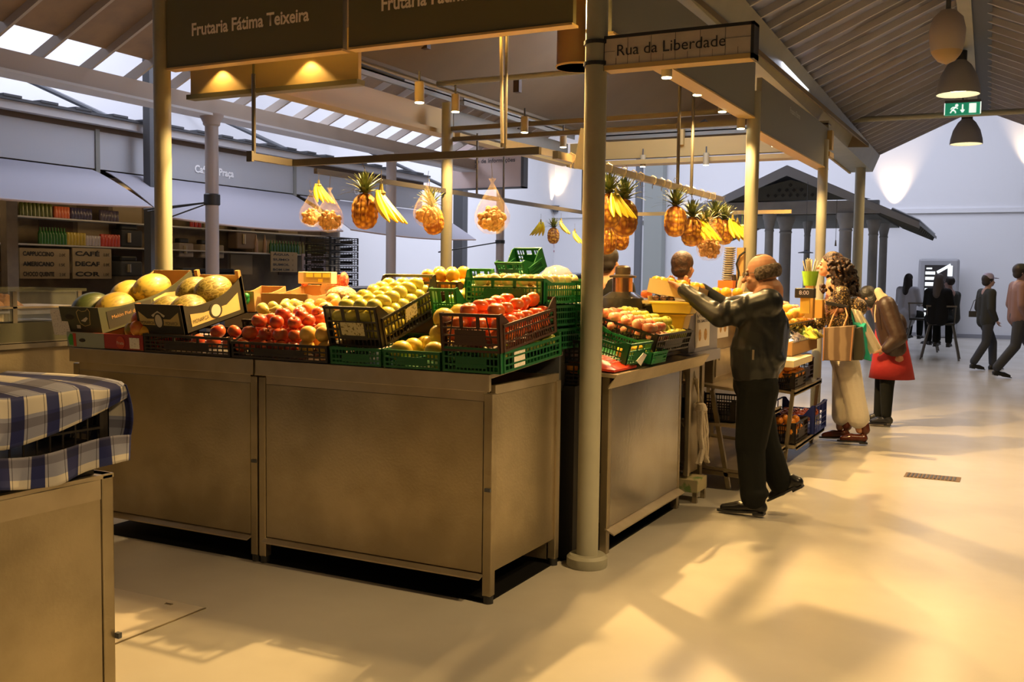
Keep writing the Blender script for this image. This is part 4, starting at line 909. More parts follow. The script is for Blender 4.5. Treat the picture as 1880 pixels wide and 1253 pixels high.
# brown steel cupboard right of it
t=thing('steel_cupboard','brown steel cupboard front behind the man at hip height','cupboard',(-2.0,7.3,.7))
q=MB(); q.box((-2.4,7.06,.72),(-2.0,7.85,1.29)); build('cupboard_body',q,M['steel'],t,False,.004)
q=MB(); q.box((-2.0,7.10,.78),(-1.99,7.80,.98)); build('lower_door',q,M['steel2'],t,False,.003)
q=MB(); q.cyl((-1.98,7.14,.90),(-1.98,7.14,.96),.006); build('handle',q,M['steel2'],t)
poster(-1.998,7.12,7.42,1.06,1.30,'second white poster with brown pictures, right of the dark gap')
# dark gap with mop, door frame
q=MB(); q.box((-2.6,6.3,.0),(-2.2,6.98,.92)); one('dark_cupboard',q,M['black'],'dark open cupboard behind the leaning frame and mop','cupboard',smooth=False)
t=thing('leaning_frame','steel door frame with wire handle left of the mop','frame',(-2.0,6.4,.17))
q=MB(); q.box((-2.0,6.42,.17),(-1.975,6.46,.90)); build('frame_post',q,M['steel2'],t,False)
q=MB(); q.box((-2.02,6.46,.17),(-2.0,6.72,.90)); build('frame_panel',q,M['steel'],t,False)
q=MB(); q.tube([(-1.975,6.50,.82),(-1.955,6.52,.82),(-1.955,6.54,.80),(-1.955,6.56,.66),(-1.975,6.57,.65)],.006,8); build('handle',q,M['steel2'],t)
q=MB(); q.box((-2.05,6.78,.0),(-2.0,6.84,.92)); one('counter_post',q,M['steel'],'steel post right of the mop frame','post',smooth=False)
t=thing('mop','white string mop hung head down beside the man','mop',(-1.93,6.62,.3))
for k in range(18):
    a_=random.uniform(-1,1);q=MB(); y_=6.60+a_*.045
    q.tube([(-1.95+random.uniform(-.02,.02),y_,.60),(-1.93+random.uniform(-.015,.015),y_+a_*.02,.45),(-1.93+random.uniform(-.02,.02),y_+a_*.01+.01,.34),(-1.92+random.uniform(-.03,.03),y_+a_*.07+.01,.24+random.uniform(-.01,.02))],[.012,.014,.013,.009],8)
    build('strand',q,M.setdefault('mopw',mat('mop_cotton',(.62,.54,.42),.95,bump=.4,bs=90)),t)
q=MB(); q.lathe([(.03,.58),(.045,.60),(.03,.64),(.015,.65)],(-1.95,6.61,0),14); build('mop_head',q,M['mopw'],t); q=MB(); q.cyl((-1.95,6.61,.64),(-2.02,6.60,.9),.012); build('mop_stick',q,M['steel2'],t)
t=thing('crate_stool','small wooden crate standing on legs on the floor under the mop','box',(-1.98,6.5,0))
q=MB(); q.box((-2.2,6.40,.07),(-1.90,6.62,.155)); build('crate_body',q,pattern(mat('printed_crate',(.42,.36,.2),.8),'noise',16,(.15,.25,.08),.5,.6),t,False,.003)
for x in (-2.18,-1.92):
    for y_ in (6.42,6.60): q=MB(); q.box((x-.015,y_-.015,0),(x+.015,y_+.015,.07)); build('leg',q,M['steel'],t,False)
# rack
t=thing('display_rack','stepped steel display rack with crates of oranges beside the man','rack',(-1.9,8.1,0))
def shelf(x0,x1,y0,y1,z0,z1): 
    f=MB(); f.prism([(x0,y0,z0),(x1,y0,z1),(x1,y0,z1+.02),(x0,y0,z0+.02)],(0,y1-y0,0)); f.box((x1-.01,y0,z1-.01),(x1,y1,z1+.035)); build('shelf',f,M['steel2'],t,False)
shelf(-2.35,-1.65,8.22,9.40,.63,.56); shelf(-2.35,-1.62,8.22,9.45,.17,.12)
for y_ in (8.24,9.36):
    for p_,q_ in (((-2.33,y_,0),(-2.33,y_,.95)),((-1.67,y_,.60),(-1.72,y_,.0)),((-2.33,y_,.16),(-1.65,y_,.13))):
        f=MB(); f.bar(p_,q_,.03,.03); build('rack_post',f,M['steel'],t,False)
t=thing('display_rack','nearer steel rack with empty sloping shelves behind the legs of the man','rack',(-2.0,7.5,0))
shelf(-2.35,-1.80,6.95,8.12,.75,.70); shelf(-2.35,-1.74,6.95,8.14,.46,.44); shelf(-2.35,-1.70,6.95,8.16,.15,.12)
for y_ in (6.97,8.10):
    for p_,q_ in (((-2.33,y_,0),(-2.33,y_,.95)),((-1.98,y_,.70),(-1.84,y_,.0)),((-2.33,y_,.12),(-1.72,y_,.10))):
        f=MB(); f.bar(p_,q_,.03,.03); build('rack_post',f,M['steel'],t,False)
f=MB(); f.prism([(-2.30,6.96,.15),(-2.30,6.96,.6),(-2.0,6.96,.15)],(0,.008,0)); build('end_gusset',f,M['steel2'],t,False)
T=side(-1.66,8.26,.595); crate(T,.44,.34,.14,.13,'crk','black crate of oranges at the near end of the middle rack shelf',bars=12)
pile('orange',T,.0,.44,.0,.34,.08,2,'ripe orange in the near crate on the middle shelf','oranges in the near rack crate')
T=side(-1.72,8.74,.60); crate(T,.62,.34,.19,.17,'crk','taller black crate of oranges farther along the middle rack shelf',bars=12)
pile('orange',T,.0,.6,.0,.34,.15,1,'ripe orange in the farther crate on the middle shelf','oranges in the farther rack crate')
T=side(-1.64,8.25,.155); crate(T,.50,.34,.17,.15,'crk','black crate of oranges on the bottom rack shelf',bars=12)
pile('orange',T,.0,.5,.0,.34,.06,2,'ripe orange in the crate on the bottom shelf','oranges in the bottom rack crate',skip=.35)
T=side(-1.60,8.85,.155); crate(T,.56,.40,.25,.16,'crb','blue plastic crate of dark red fruit on the bottom rack shelf',bars=5,solid=False)
pile('apple',T,.02,.5,.04,.38,.09,1,'dark red apple in the blue crate','red apples in the blue crate')
T=side(-1.82,7.02,.475,0); crate(T,.5,.40,.15,.14,'crk','dark crate under the middle shelf just left of the man',bars=14)
# bagged goods and fruit on the upper steps right of the man
def heapobj(name,c,r,m,l,cat,group=None):
    q=MB(); q.grid(lambda a,b_:(c[0]+r[0]*(a-.5)*2,c[1]+r[1]*(b_-.5)*2,c[2]+r[2]*math.sin(PI*a)**.6*math.sin(PI*b_)**.6*(1+.35*math.sin(a*17+b_*5)*math.sin(b_*23+a*3))),22,22,(0,0,-.01)); return one(name,q,m,l,cat,group)
foil=pattern(mat('silver_foil',(.55,.58,.66),.18,.7),'noise',26,(.05,.09,.30),.48,.55,.6)
foily=pattern(mat('yellow_foil',(.75,.68,.10),.2,.3),'noise',20,(.20,.35,.05),.5,.6,.6)
heapobj('snack_bag',(-1.86,8.75,.98),(.15,.30,.07),foil,'silver and blue foil bag on the box right of the man','bag')
heapobj('snack_bag',(-1.80,9.28,.98),(.15,.22,.08),foily,'yellow-green foil bag under the brown shopping bag','bag')
q=MB(); q.box((-2.06,8.4,.86),(-1.72,9.5,.975)); one('cardboard_box',q,M['card'],'brown cardboard box under the foil bags','box',smooth=False,bev=.004)
q=MB(); q.box((-1.86,8.0,.80),(-1.62,8.75,.855)); one('foam_box',q,mat('cream_box',(.70,.58,.36),.6),'cream flat box below the foil bags, right of the man','box',smooth=False,bev=.004)
t=thing('steel_counter','far stall counter behind the man and the curly-haired woman','counter',(-2.4,8.6,.0))
f=MB(); f.box((-2.75,7.9,.93),(-1.90,10.6,.985)); build('worktop',f,M['steel2'],t,False); f=MB(); f.box((-2.73,7.92,.0),(-2.5,10.5,.93)); build('counter_body',f,M['steel'],t,False)
for (y0,y1,k1,l) in ((8.45,8.95,'orange_y','yellow-orange fruit heaped right of the man'),(8.97,9.5,'peach','pale orange fruit in the middle of the far heap'),(9.52,10.1,'apple_pink','pink-red fruit heaped before the curly-haired woman')):
    T=side(-1.82,y0,1.03,.28); crate(T,y1-y0,.42,.09,.08,'crk' if k1!='peach' else 'crn','crate of '+l+', on the far counter',bars=10,windows=False)
    pile(k1,T,.0,y1-y0,.0,.42,.03,2,l,l+' group')
t=thing('price_display','small dark price display reading 8:00 above the far fruit','display',P(1478,550,y=8.9))
A=P(1459,529,y=8.9);B=P(1495,548,y=8.9)
q=MB(); q.box((A.x,8.9,B.z),(B.x,8.98,A.z)); build('display_body',q,M['black'],t,False,.008)
text('lettering','8:00',(A.x+.04,8.897,B.z+.03),(1,0,0),(0,0,1),.035,mat('digit_grey',(.5,.45,.42),.5,emit=.3),t)
q=MB(); q.box(((A.x+B.x)/2-.04,8.93,1.2),((A.x+B.x)/2+.04,8.96,B.z)); build('display_stand',q,mat('yellow_stand',(.75,.5,.08),.5),t,False)
q=MB(); q.box((B.x-.07,9.3,1.15),(B.x+.0,9.4,B.z-.02)); one('goods_box',q,mat('orange_box',(.75,.42,.1),.6),'orange box behind the price display','box',smooth=False)
c=P(1487,525,y=9.2)
t=thing('straw_cup','clear and green cup of white straws beside the woman','cup',c)
q=MB(); q.lathe([(.055,0),(.075,.13),(.072,.13),(.052,.005)],c,18); build('cup_wall',q,mat('lime_cup',(.35,.65,.05),.3,alpha=.8),t)
q=MB(); q.lathe([(.0,.005),(.045,.005),(.062,.09),(.0,.095)],c,18); build('red_sweets',q,pattern(mat('red_sweets',(.65,.05,.03),.3),'vor',30,(.85,.25,.1),.3,.6,.4),t)
for k in range(16):
    a_=random.uniform(0,2*PI);r_=random.uniform(.01,.055);q=MB(); q.cyl(c+V((r_*.5*math.cos(a_),r_*.5*math.sin(a_),.08)),c+V((r_*1.3*math.cos(a_),r_*1.3*math.sin(a_),.22+random.uniform(0,.03))),.006,n=6); build('straw',q,M['prw'],t)
q=MB(); q.box((c.x-.03,9.15,1.15),(c.x+.04,9.25,c.z)); one('goods_box',q,mat('amber_box',(.55,.30,.06),.6),'amber box under the straw cup','box',smooth=False)
# tray of sweets on stand near hand: orange box behind the man's face
A=P(1318,515,y=7.2);B=P(1345,530,y=7.2)
q=MB(); q.box((A.x,7.2,B.z),(B.x,7.35,A.z)); one('orange_carton',q,mat('orange_carton',(.75,.20,.03),.6),'small orange carton in front of the face of the man','carton',smooth=False)
C=P(1360,537,y=7.2); q=MB(); q.box((A.x-.02,7.15,C.z-.03),(P(1375,537,y=7.2).x,7.45,C.z)); one('goods_tray',q,mat('tray_peach',(.75,.55,.35),.5),'peach-coloured tray between the arms and face of the man','tray',smooth=False)
pile('orange_y',Matrix.Translation((A.x-.04,7.1,B.z-.07)),.0,.24,.0,.1,.0,1,'small orange beside the orange carton','oranges beside the orange carton')
q=MB(); q.box((-2.3,7.06,1.295),(-2.0,7.5,C.z-.035)); one('case_riser',q,M['prw'],'cream riser on the brown cupboard under the peach tray','riser',smooth=False)
# glass jar tower / spring tube under the bananas
t=thing('cup_tower','tall stack of clear ribbed plastic cups beside the wooden post','cup stack',P(1335,520,y=7.6))
A=P(1335,520,y=7.6);B=P(1341,455,y=7.6); n=16
for k in range(n):
    c_=A.lerp(B,k/n); q=MB(); q.lathe([(.02,0),(.045,.012),(.045,.018),(.018,.02)],c_,14); build('cup',q,M.setdefault('clearcup',mat('clear_cup',(.75,.70,.6),.12,.3)),t)
q=MB(); q.tube([P(1355,520,y=7.6),P(1356,500,y=7.6),P(1352,485,y=7.6),P(1358,470,y=7.6),P(1368,462,y=7.6)],.008,8); one('cable',q,M['black'],'black cable hanging beside the stack of clear cups','cable')
q=MB(); q.box(P(1353,455,y=7.62),V((P(1366,455,y=7.62).x,7.68,1.0))); one('wooden_post',q,mat('orange_wood',(.62,.38,.14),.6),'orange-lit square post left of the round column behind the man','post',smooth=False)
t=thing('utensils','dark and white bottles standing by the face of the man','bottles',P(1350,525,y=7.0))
for (x0,y0,x1,y1,m) in ((1350,522,1347,505,'black'),(1356,525,1362,508,'prw'),(1362,528,1371,512,'prw')):
    q=MB(); q.cyl(P(x0,y0+8,y=7.3),P(x1,y1,y=7.3),.022,.016,12); build('bottle',q,M[m],t)
# ================================================================ HANGING FRUIT
pk=mat('pineapple_rind',(.78,.42,.05),.5); pattern(pk,'vor',30,(.30,.10,.02),.22,.62,-.7)
lf=mat('pineapple_leaf',(.07,.11,.03),.5,col2=(.17,.19,.06),ns=20)
M['nylon']=mat('hook_wire',(.25,.22,.18),.4,.7)
def mkpine():
    t=thing('pineapple','x','pineapple',(0,0,0))
    q=MB(); NR,NS=26,30
    def w_(t_,z): return 1+.045*(math.sin(t_*12+z*95)*math.sin(t_*12-z*95))
    prof=[(.078*(1-abs(2*(i/NR)-.94)**2.6)**.55 if 0<i<NR else .012,-.375+.225*i/NR) for i in range(NR+1)]
    q.lathe(prof,(0,0,0),NS*2,None,w_); build('fruit_body',q,pk,t)
    q=MB()
    for k in range(44):
        a_=k*2.4;lv=k/44;r0=.018;L_=.07+.075*(1-lv)+.02*random.random();el=.35+1.15*lv
        d=V((math.cos(a_),math.sin(a_),0));o_=V((0,0,-.16+.05*lv))+d*r0*(1-lv)
        up=V((0,0,1));pts=[];ws=[]
        for s_ in range(5):
            u=s_/4; e=el+.0-.7*u*(1-lv); pts.append((pts[-1] if pts else o_)+(d*math.cos(e)+up*math.sin(e))*(L_/4 if s_ else 0)); ws.append(.015*(1-u)**.8+.0008)
        sd=d.cross(up)
        vs=[]
        for p_,w2 in zip(pts,ws): vs+= [p_-sd*w2,p_+d*(-.003),p_+sd*w2]
        fs=[]
        for s_ in range(4): fs+=[(s_*3,s_*3+1,s_*3+4,s_*3+3),(s_*3+1,s_*3+2,s_*3+5,s_*3+4)]
        q.add(vs,fs)
    o=build('leaf_crown',q,lf,t)
    q=MB(); q.tube([(0,0,-.12),(0,0,-.05),(.002,0,-.02)],.0015,6); q.tube([(0,0,-.02),(.008,0,.0),(.018,0,.018),(.012,0,.034),(-.004,0,.03)],.0022,6); build('hook',q,M['nylon'],t)
    return t
pine=mkpine();pn=[0]
def pineapple(px,py,zb=None,label='',s=1,group=None,tilt=0,**k):
    p=P(px,py,**k); T=Matrix.Translation(p+V((0,0,0)))@Matrix.Rotation(random.uniform(0,6),4,'Z')@Matrix.Rotation(tilt,4,'X')@Matrix.Scale(s,4)@Matrix.Translation((0,0,.26))
    if pn[0]==0: pine.matrix_world=T;pine['label']=label;o=pine
    else:o=dup(pine,T,label)
    pn[0]+=1
    if group:o['group']=group
    return o
bm1=mat('banana_skin',(.80,.58,.02),.4,col2=(.66,.55,.03),ns=14); 
def mkban(m,nb=5,name='x'):
    t=thing('banana_bunch',name,'bananas',(0,0,0))
    for k in range(nb):
        f_=(k-(nb-1)/2)/nb;ya=f_*1.5
        q=MB();pts=[];rs=[]
        for s_ in range(9):
            u=s_/8;ang=-.15+1.05*u; pts.append(V((.0+.105*math.sin(ang)*1.0*u+.01*u+.02*u,f_*.06+ya*.04*u,-.145*u-.0*u)));rs.append((.006,.009,.014,.017,.018,.0175,.015,.010,.004)[s_])
        d=Matrix.Rotation(ya*.6,4,'Z'); q.tube([d@p_ for p_ in pts],rs,8); build('banana',q,m,t)
    q=MB(); q.tube([(0,0,.03),(0,0,.0),(.004,0,-.015)],[.007,.011,.02],8); build('bunch_stem',q,mat('banana_stem',(.18,.15,.03),.7),t)
    q=MB(); q.tube([(0,0,.02),(0,0,.09)],.0015,6); build('string',q,M['nylon'],t)
    return t
ban=mkban(bm1);bn=[0]
def bananas(px,py,label,z=0,s=1,group=None,**k):
    p=P(px,py,**k);T=Matrix.Translation(p)@Matrix.Rotation(z,4,'Z')@Matrix.Scale(s,4)
    if bn[0]==0: ban.matrix_world=T;ban['label']=label;o=ban
    else:o=dup(ban,T,label)
    bn[0]+=1
    if group:o['group']=group
    return o
nutm=pattern(mat('walnut_shell',(.50,.29,.10),.5),'noise',70,(.40,.20,.06),.45,.6,.3)
bagm=mat('clear_bag',(1,.80,.5),.12,alpha=.15,bump=.8,bs=26)
def mknut():
    t=thing('nut_bag','x','bag',(0,0,0)); q=MB()
    for k in range(110):
        while 1:
            p_=V((random.uniform(-1,1),random.uniform(-1,1),random.uniform(-1,1)))
            if p_.length<1 and p_.length>.55: break
        q.ell(V((p_.x*.072,p_.y*.072,-.215+p_.z*.062)),(.0165,.0155,.018),8,6)
    o=build('walnuts',q,nutm,t);o['kind']='stuff'
    q=MB(); q.lathe([(.002,-.298),(.045,-.292),(.078,-.262),(.094,-.225),(.094,-.19),(.078,-.14),(.05,-.09),(.024,-.045),(.010,-.02),(.008,-.01),(.02,.012)],(0,0,0),36,None,lambda a_,z:1+.05*math.sin(a_*7)+.06*math.sin(a_*13+z*20)*(1 if z>-.2 else .3)); build('bag_film',q,bagm,t)
    q=MB(); q.tube([(0,0,.0),(.004,0,.05),(.012,0,.10)],.0016,6); build('string',q,M['nylon'],t)
    return t
nut=mknut();nn=[0]
def nuts(px,py,label,s=1,**k):
    p=P(px,py,**k);T=Matrix.Translation(p)@Matrix.Rotation(random.uniform(0,6),4,'Z')@Matrix.Scale(s,4)
    if nn[0]==0: nut.matrix_world=T;nut['label']=label;o=nut
    else:o=dup(nut,T,label)
    nn[0]+=1;return o
# pixel = centre of the rind (pineapple body centre), top of the bag / bunch
Y1=RY+.0
pineapple(670,386,label='large pineapple hanging left of the banana bunch, nearest the left nets',y=Y1,s=.98)
pineapple(795,403,label='reddish pineapple hanging tilted behind the middle nut bag',y=Y1+.1,s=.78,tilt=.12)
bananas(700,350,'banana bunch hanging right of the large left pineapple',y=Y1,z=.1,s=1.3)
bananas(585,338,'bananas hanging behind the two left nut bags',y=Y1+.03,z=-.2,s=.8)
nuts(571,352,'nut bag at the far left, the smaller of the touching pair',y=Y1,s=.72)
nuts(605,348,'nut bag right of the touching pair at the left',y=Y1-.06,s=.86)
nuts(784,340,'nut bag hanging in front of the tilted pineapple',y=Y1,s=.80)
nuts(904,332,'large nut bag hanging alone at the centre',y=Y1-.02,s=.98)
yl=8.6
pineapple(1016,432,label='small pineapple hanging between banana bunches left of the front column',x=-4.755,s=.85)
bananas(993,408,'small banana bunch left of the small far pineapple',x=-4.755,z=2.6)
bananas(1030,406,'small banana bunch right of the small far pineapple',x=-4.755,z=.3)
bananas(1055,425,'greenish small banana bunch touching the left edge of the front column',x=-4.755,z=.1)
X=-2.21
for k,(px,py,s,l) in enumerate(((1118,385,.95,'pineapple half hidden behind the right edge of the front column'),(1146,398,1.05,'big golden pineapple just right of the front column'),(1240,405,1.0,'golden pineapple at the left end of the right-hand row'),(1270,424,1.0,'second pineapple of the right-hand row'),(1296,436,.95,'third pineapple of the right-hand row, behind bananas'),(1312,420,.95,'fourth pineapple of the right-hand row, set back'),(1330,425,.95,'fifth pineapple of the right-hand row, nearest the wooden post'))):
    pineapple(px,py,label=l,x=X,s=s)
pineapple(1113,440,label='low pineapple behind the right edge of the front column',x=-2.45,s=.85);pineapple(1140,438,label='pale low pineapple under the big golden one',x=-2.45,s=.7)
bananas(1131,355,'banana bunch hanging in front of the big golden pineapple',x=X+.06,z=-.5,s=1.0)
for px,py,l in ((1292,402,'banana bunch between the third and fourth right-hand pineapples'),(1345,402,'banana bunch at the right end of the row by the wooden post'),(1354,408,'last banana bunch touching the wooden post')): bananas(px,py,l,x=X+.07,z=-.4,s=1.1)
nuts(1304,402,'nut bag hanging low in the right-hand row',x=X+.08,s=1.05)
q=MB(); p=P(1362,420,x=X); q.ell(p,(.035,.035,.035),12,10); q.cyl(p,p+V((0,0,.16)),.0015,n=6); one('lime',q,mat('lime_skin',(.35,.6,.05),.4),'green lime hanging at the right end of the fruit row','lime')
q=MB();
hk=None
for k in range(16):
    y=4.95+k*.18+(.05 if k%3 else 0); p=V((-2.21,y,2.125))
    if hk is None:
        q=MB(); q.tube([(0,-.0,-.05),(.0,0,-.03),(.024,0,-.01),(.024,0,.02),(.0,0,.034),(-.022,0,.02)],.003,6); q.xf(Matrix.Translation(p)); hk=one('hook',q,M['steel2'],'small steel hook on the walkway fruit rail','hook','steel hooks on the walkway rail');hb=hk.location-p
    else: dup(hk,p+hb)
# ================================================================ CAFES ON THE LEFT, IN THE HALL FRAME
KF=-9.5
kd=mat('cafe_inside_board',(.22,.17,.11),.8,col2=(.16,.12,.08),ns=4); kp=mat('cafe_pale_board',(.42,.34,.23),.8); kb=mat('cafe_brown_board',(.10,.065,.04),.8)
def cafe(v0,v1,label,txt=None):
    t=hthing('cafe_kiosk',label,'kiosk',-10.4,(v0+v1)/2)
    q=MB(); q.box((KF-.04,v0+.03,2.68),(KF,v1-.03,3.12)); build('fascia_board',q.hall(),M['kfas'],t,False)
    q=MB(); q.box((KF-.05,v0-.03,2.62),(KF+.02,v0+.03,3.14)); build('corner_post',q.hall(),M['valance'],t,False)
    q=MB(); q.box((KF-.2,v0,3.12),(KF+.012,v1,3.18)); build('dark_strip',q.hall(),kb,t,False)
    q=MB(); q.box((-11.9,v0,3.18),(KF+.12,v1,3.27)); build('roof',q.hall(),mat('kiosk_roof',(.5,.5,.52),.6),t,False)
    q=MB(); q.box((-11.9,v0,3.27),(KF+.16,v1,3.30)); build('roof_edge',q.hall(),M['dark'],t,False)
    k=v0+.1
    while k<v1-.1:
        q=MB(); q.box((KF+.02,k,3.30),(KF+.17,k+.22,3.325)); build('roof_rib',q.hall(),M['dark'],t,False); k+=.46
    q=MB(); q.box((-11.4,v0,.0),(-11.35,v1,3.16)); build('back_wall',q.hall(),kd,t,False)
    if v0<5: pv_=PH(17,430,u=KF-.17).y; q=MB(); q.box((KF-.22,pv_-.07,.0),(KF-.12,pv_+.07,2.6)); build('inner_post',q.hall(),kd,t,False)
    q=MB(); q.box((-11.35,v0,2.55),(KF-.05,v1,2.6)); build('inner_ceiling',q.hall(),kb,t,False)
    for i_ in range(int((v1-v0)/.62)):
        for j_ in range(3):
            if (i_*7+j_*3)%5<3: q=MB(); q.box((-11.36,v0+.08+i_*.62,1.45+j_*.37),(-11.34,v0+.62+i_*.62,1.78+j_*.37)); build('wall_panel',q.hall(),(kp,kb)[(i_+j_*2)%3==0],t,False)
    for z in (1.80,2.15):
        q=MB(); q.box((-11.35,v0+.05,z),(-11.05,v1-.08,z+.02)); build('shelf_board',q.hall(),M['kiosk'],t,False)
    q=MB(); q.box((KF-.5,v0,.0),(KF-.05,v1-.05,1.0)); build('serving_counter',q.hall(),M['dark'],t,False)
    q=MB(); q.box((KF-.55,v0,1.0),(KF,v1-.05,1.04)); build('counter_top',q.hall(),M['steel2'],t,False)
    if txt: text('lettering',txt,tuple(hp(KF+.005,PH(357 if v0<10 else 650,300,u=KF).y,2.80)),tuple(HR.to_3x3()@V((0,1,0))),(0,0,1),.095,M.setdefault('wht',mat('white_lettering',(.95,.95,.95),.5)),t,bold=.03)
    return t
cafe(4.85,8.6,'near left cafe kiosk with handwritten drinks menu behind the melon boxes')
cafe(8.6,12.3,'middle cafe kiosk behind the brownish column with straps','Café da Praça')
cafe(12.3,16.1,'far cafe kiosk behind the hanging pineapple','Café')
def awning(v0,v1,label,lo=.0,u1=-8.55,dz=0):
    q=MB(); q.grid(lambda a,b_:(KF+.03+(u1-KF-.03)*b_,v0+(v1-v0)*a,2.66-(.44+dz)*b_**1.15-.05*math.sin(PI*a)*b_-lo*a*b_),16,10,(0,0,-.012))
    t=hthing('awning',label,'awning',-9,(v0+v1)/2,2.2); build('awning_cloth',q.hall(),M['awn'],t)
    q=MB(); q.tube([(u1,v0+(v1-v0)*a/10,2.21-dz-.05*math.sin(PI*a/10)-lo*a/10) for a in range(11)],.012,8); build('awning_edge',q.hall(),mat('awning_hem',(.45,.33,.28),.7),t)
awning(4.8,8.5,'grey awning of the near left cafe kiosk')
awning(8.7,12.2,'grey awning tied with black straps to the brownish column',dz=.10)
awning(12.4,16.4,'grey awning of the far cafe kiosk, behind the nut bags',dz=.07)
c=hp(-8.05,8.92,2.32)
t=thing('strap','black straps tying an awning to the brownish column','strap',c)
q=MB(); q.lathe([(.08,-.07),(.092,-.06),(.092,.05),(.08,.06)],c,20); build('wrapped_cord',q,M['black'],t)
for dv,dz,du in ((-.62,-.10,-.42),(-.58,-.12,-.40),(-.42,-.22,-.4)): q=MB(); q.cyl(c+V((0,0,-.03)),c+HR.to_3x3()@V((du,dv,dz-.05)),.009,n=6); build('cord',q,M['black'],t)
c=hp(-8.05,16.4,2.1)
t=thing('strap','black strap tying the far awning to the slim column behind the large nut bag','strap',c)
q=MB(); q.cyl(c,c+HR.to_3x3()@V((-.6,-1.2,-.22)),.012,n=6); build('cord',q,M['black'],t); q=MB(); q.lathe([(.078,-.03),(.088,-.03),(.088,.03),(.078,.03)],c,16); build('wrapped_cord',q,M['black'],t)
# wall plates with rods over the kiosks
for k,v in enumerate((8.0,11.4,15.2)):
    t=hthing('wall_plate',('nearest','second','farthest')[k]+' bolted plate with slanting rod on the white wall over the kiosks','bracket',-12.3,v*1.12,4.3)
    q=MB(); q.box((-12.4,v*1.12-.16,4.28),(-12.3,v*1.12+.16,4.42)); build('plate',q.hall(),M['kiosk'],t,False)
    q=MB(); q.cyl((-12.3,v*1.12+.05,4.35),(-10.2,v*1.12+1.0,3.32),.035,n=8); build('rod',q.hall(),M['darkpost'],t)
# menu boards
def menu(px0,py0,px1,py1,u,lines,label,m='cafe'):
    A=PH(px0,py0,u=u);B=PH(px1,py1,u=u);t=hthing('menu_board',label,'menu board',u,(A.y+B.y)/2,B.z)
    q=MB(); q.box((u-.02,A.y,B.z),(u,B.y,A.z)); build('board',q.hall(),kp if m=='cafe' else mat('poster_lilac',(.40,.34,.42),.7),t,False)
    n=len(lines)
    for k,(s,p_) in enumerate(lines):
        z=A.z-(A.z-B.z)*(k+.75)/n
        text('lettering',s,tuple(hp(u+.004,A.y+.04,z)),tuple(HR.to_3x3()@V((0,1,0))),(0,0,1),(A.z-B.z)/n*.42,M['black'],t,width=(B.y-A.y)*(.62 if p_ else .8),bold=.03)
        if p_: text('price',p_,tuple(hp(u+.004,A.y+(B.y-A.y)*.78,z)),tuple(HR.to_3x3()@V((0,1,0))),(0,0,1),(A.z-B.z)/n*.3,M['black'],t)
menu(36,455,128,512,-11.0,(('CAPPUCCINO','2.0€'),('AMERICANO','1.5€'),('CHOCO QUENTE','2.0€')),'handwritten coffee menu board at the far left of the near cafe')
menu(133,455,205,512,-11.0,(('CAFÉ','0.8€'),('DECAF','0.8€'),('COR','1.0€')),'handwritten menu board right of the coffee menu')
menu(498,462,546,500,-11.0,(('ÁGUA','1€'),('SUMO','2€'),('SUMOL','2€'),('BOM LIM','2€')),'handwritten price list in the middle cafe left of the lilac poster')
menu(555,466,598,497,-11.0,(('MENU',''),('DO DIA','')),'lilac poster in the middle cafe beside the stacked crates','l')
# bottles and cans on the shelves (one built, copied)
def bottlekind(kind,r,h,m,neck=True):
    q=MB(); prof=[(r,0),(r,h*.6),(r*.8,h*.72),(r*.35,h*.82),(r*.33,h)] if neck else [(r*.9,0),(r,h*.05),(r,h*.93),(r*.8,h)]
    q.lathe(prof,(0,0,0),12); return build(kind,q,m,None)
BK={}
def shelfrow(kind,px0,px1,zs,n,col,neck,cat,label,group,u=-11.1,h=.22,r=.032):
    if kind not in BK: BK[kind]=[bottlekind(cat,r,h,mat('glass_'+kind,col,.25,coat=.3),neck),0]
    for k in range(n):
        px=px0+(px1-px0)*k/max(1,n-1); v=PH(px,430,u=u).y; T=Matrix.Translation(hp(u,v,zs))
        if BK[kind][1]==0: o=BK[kind][0]; o.matrix_world=T; tag(o,label,cat,group); BK[kind][1]=1
        else: dup(BK[kind][0],T,label,group)
shelfrow('can_o',102,124,2.172,5,(.70,.16,.06),False,'can','orange-red can on the upper shelf of the near cafe','orange cans on the upper shelf',h=.15)
shelfrow('can_d',132,165,2.172,7,(.06,.05,.12),False,'can','dark can on the upper shelf of the near cafe','dark cans on the upper shelf',h=.15)
shelfrow('can_e',186,214,2.172,6,(.10,.08,.13),False,'can','dark violet can at the right of the upper shelf','dark cans at the right of the upper shelf',h=.15)
shelfrow('bot_g',40,92,2.172,8,(.12,.14,.03),True,'bottle','olive bottle on the upper shelf of the near cafe','olive bottles on the upper shelf')
shelfrow('bot_G',74,118,1.822,9,(.03,.16,.03),True,'bottle','green bottle on the lower shelf of the near cafe','green bottles on the lower shelf')
shelfrow('can_y',124,153,1.822,6,(.50,.38,.05),False,'can','yellow can on the lower shelf of the near cafe','yellow cans on the lower shelf',h=.17)
shelfrow('can_w',158,180,1.822,5,(.45,.42,.50),False,'can','white and blue can on the lower shelf of the near cafe','white and blue cans on the lower shelf',h=.14)
shelfrow('can_r',187,216,1.822,6,(.60,.07,.05),False,'can','red can on the lower shelf of the near cafe','red cans on the lower shelf',h=.17)
shelfrow('box_r',352,366,2.172,3,(.5,.05,.05),False,'can','red tin on the upper shelf of the middle cafe','red tins in the middle cafe',h=.17)
shelfrow('bot_f',497,546,1.822,10,(.03,.13,.05),True,'bottle','green bottle on the shelf above the price list','green bottles above the price list')
shelfrow('bot_h',550,596,1.822,9,(.20,.22,.10),True,'bottle','pale green bottle above the lilac poster','pale green bottles above the lilac poster')
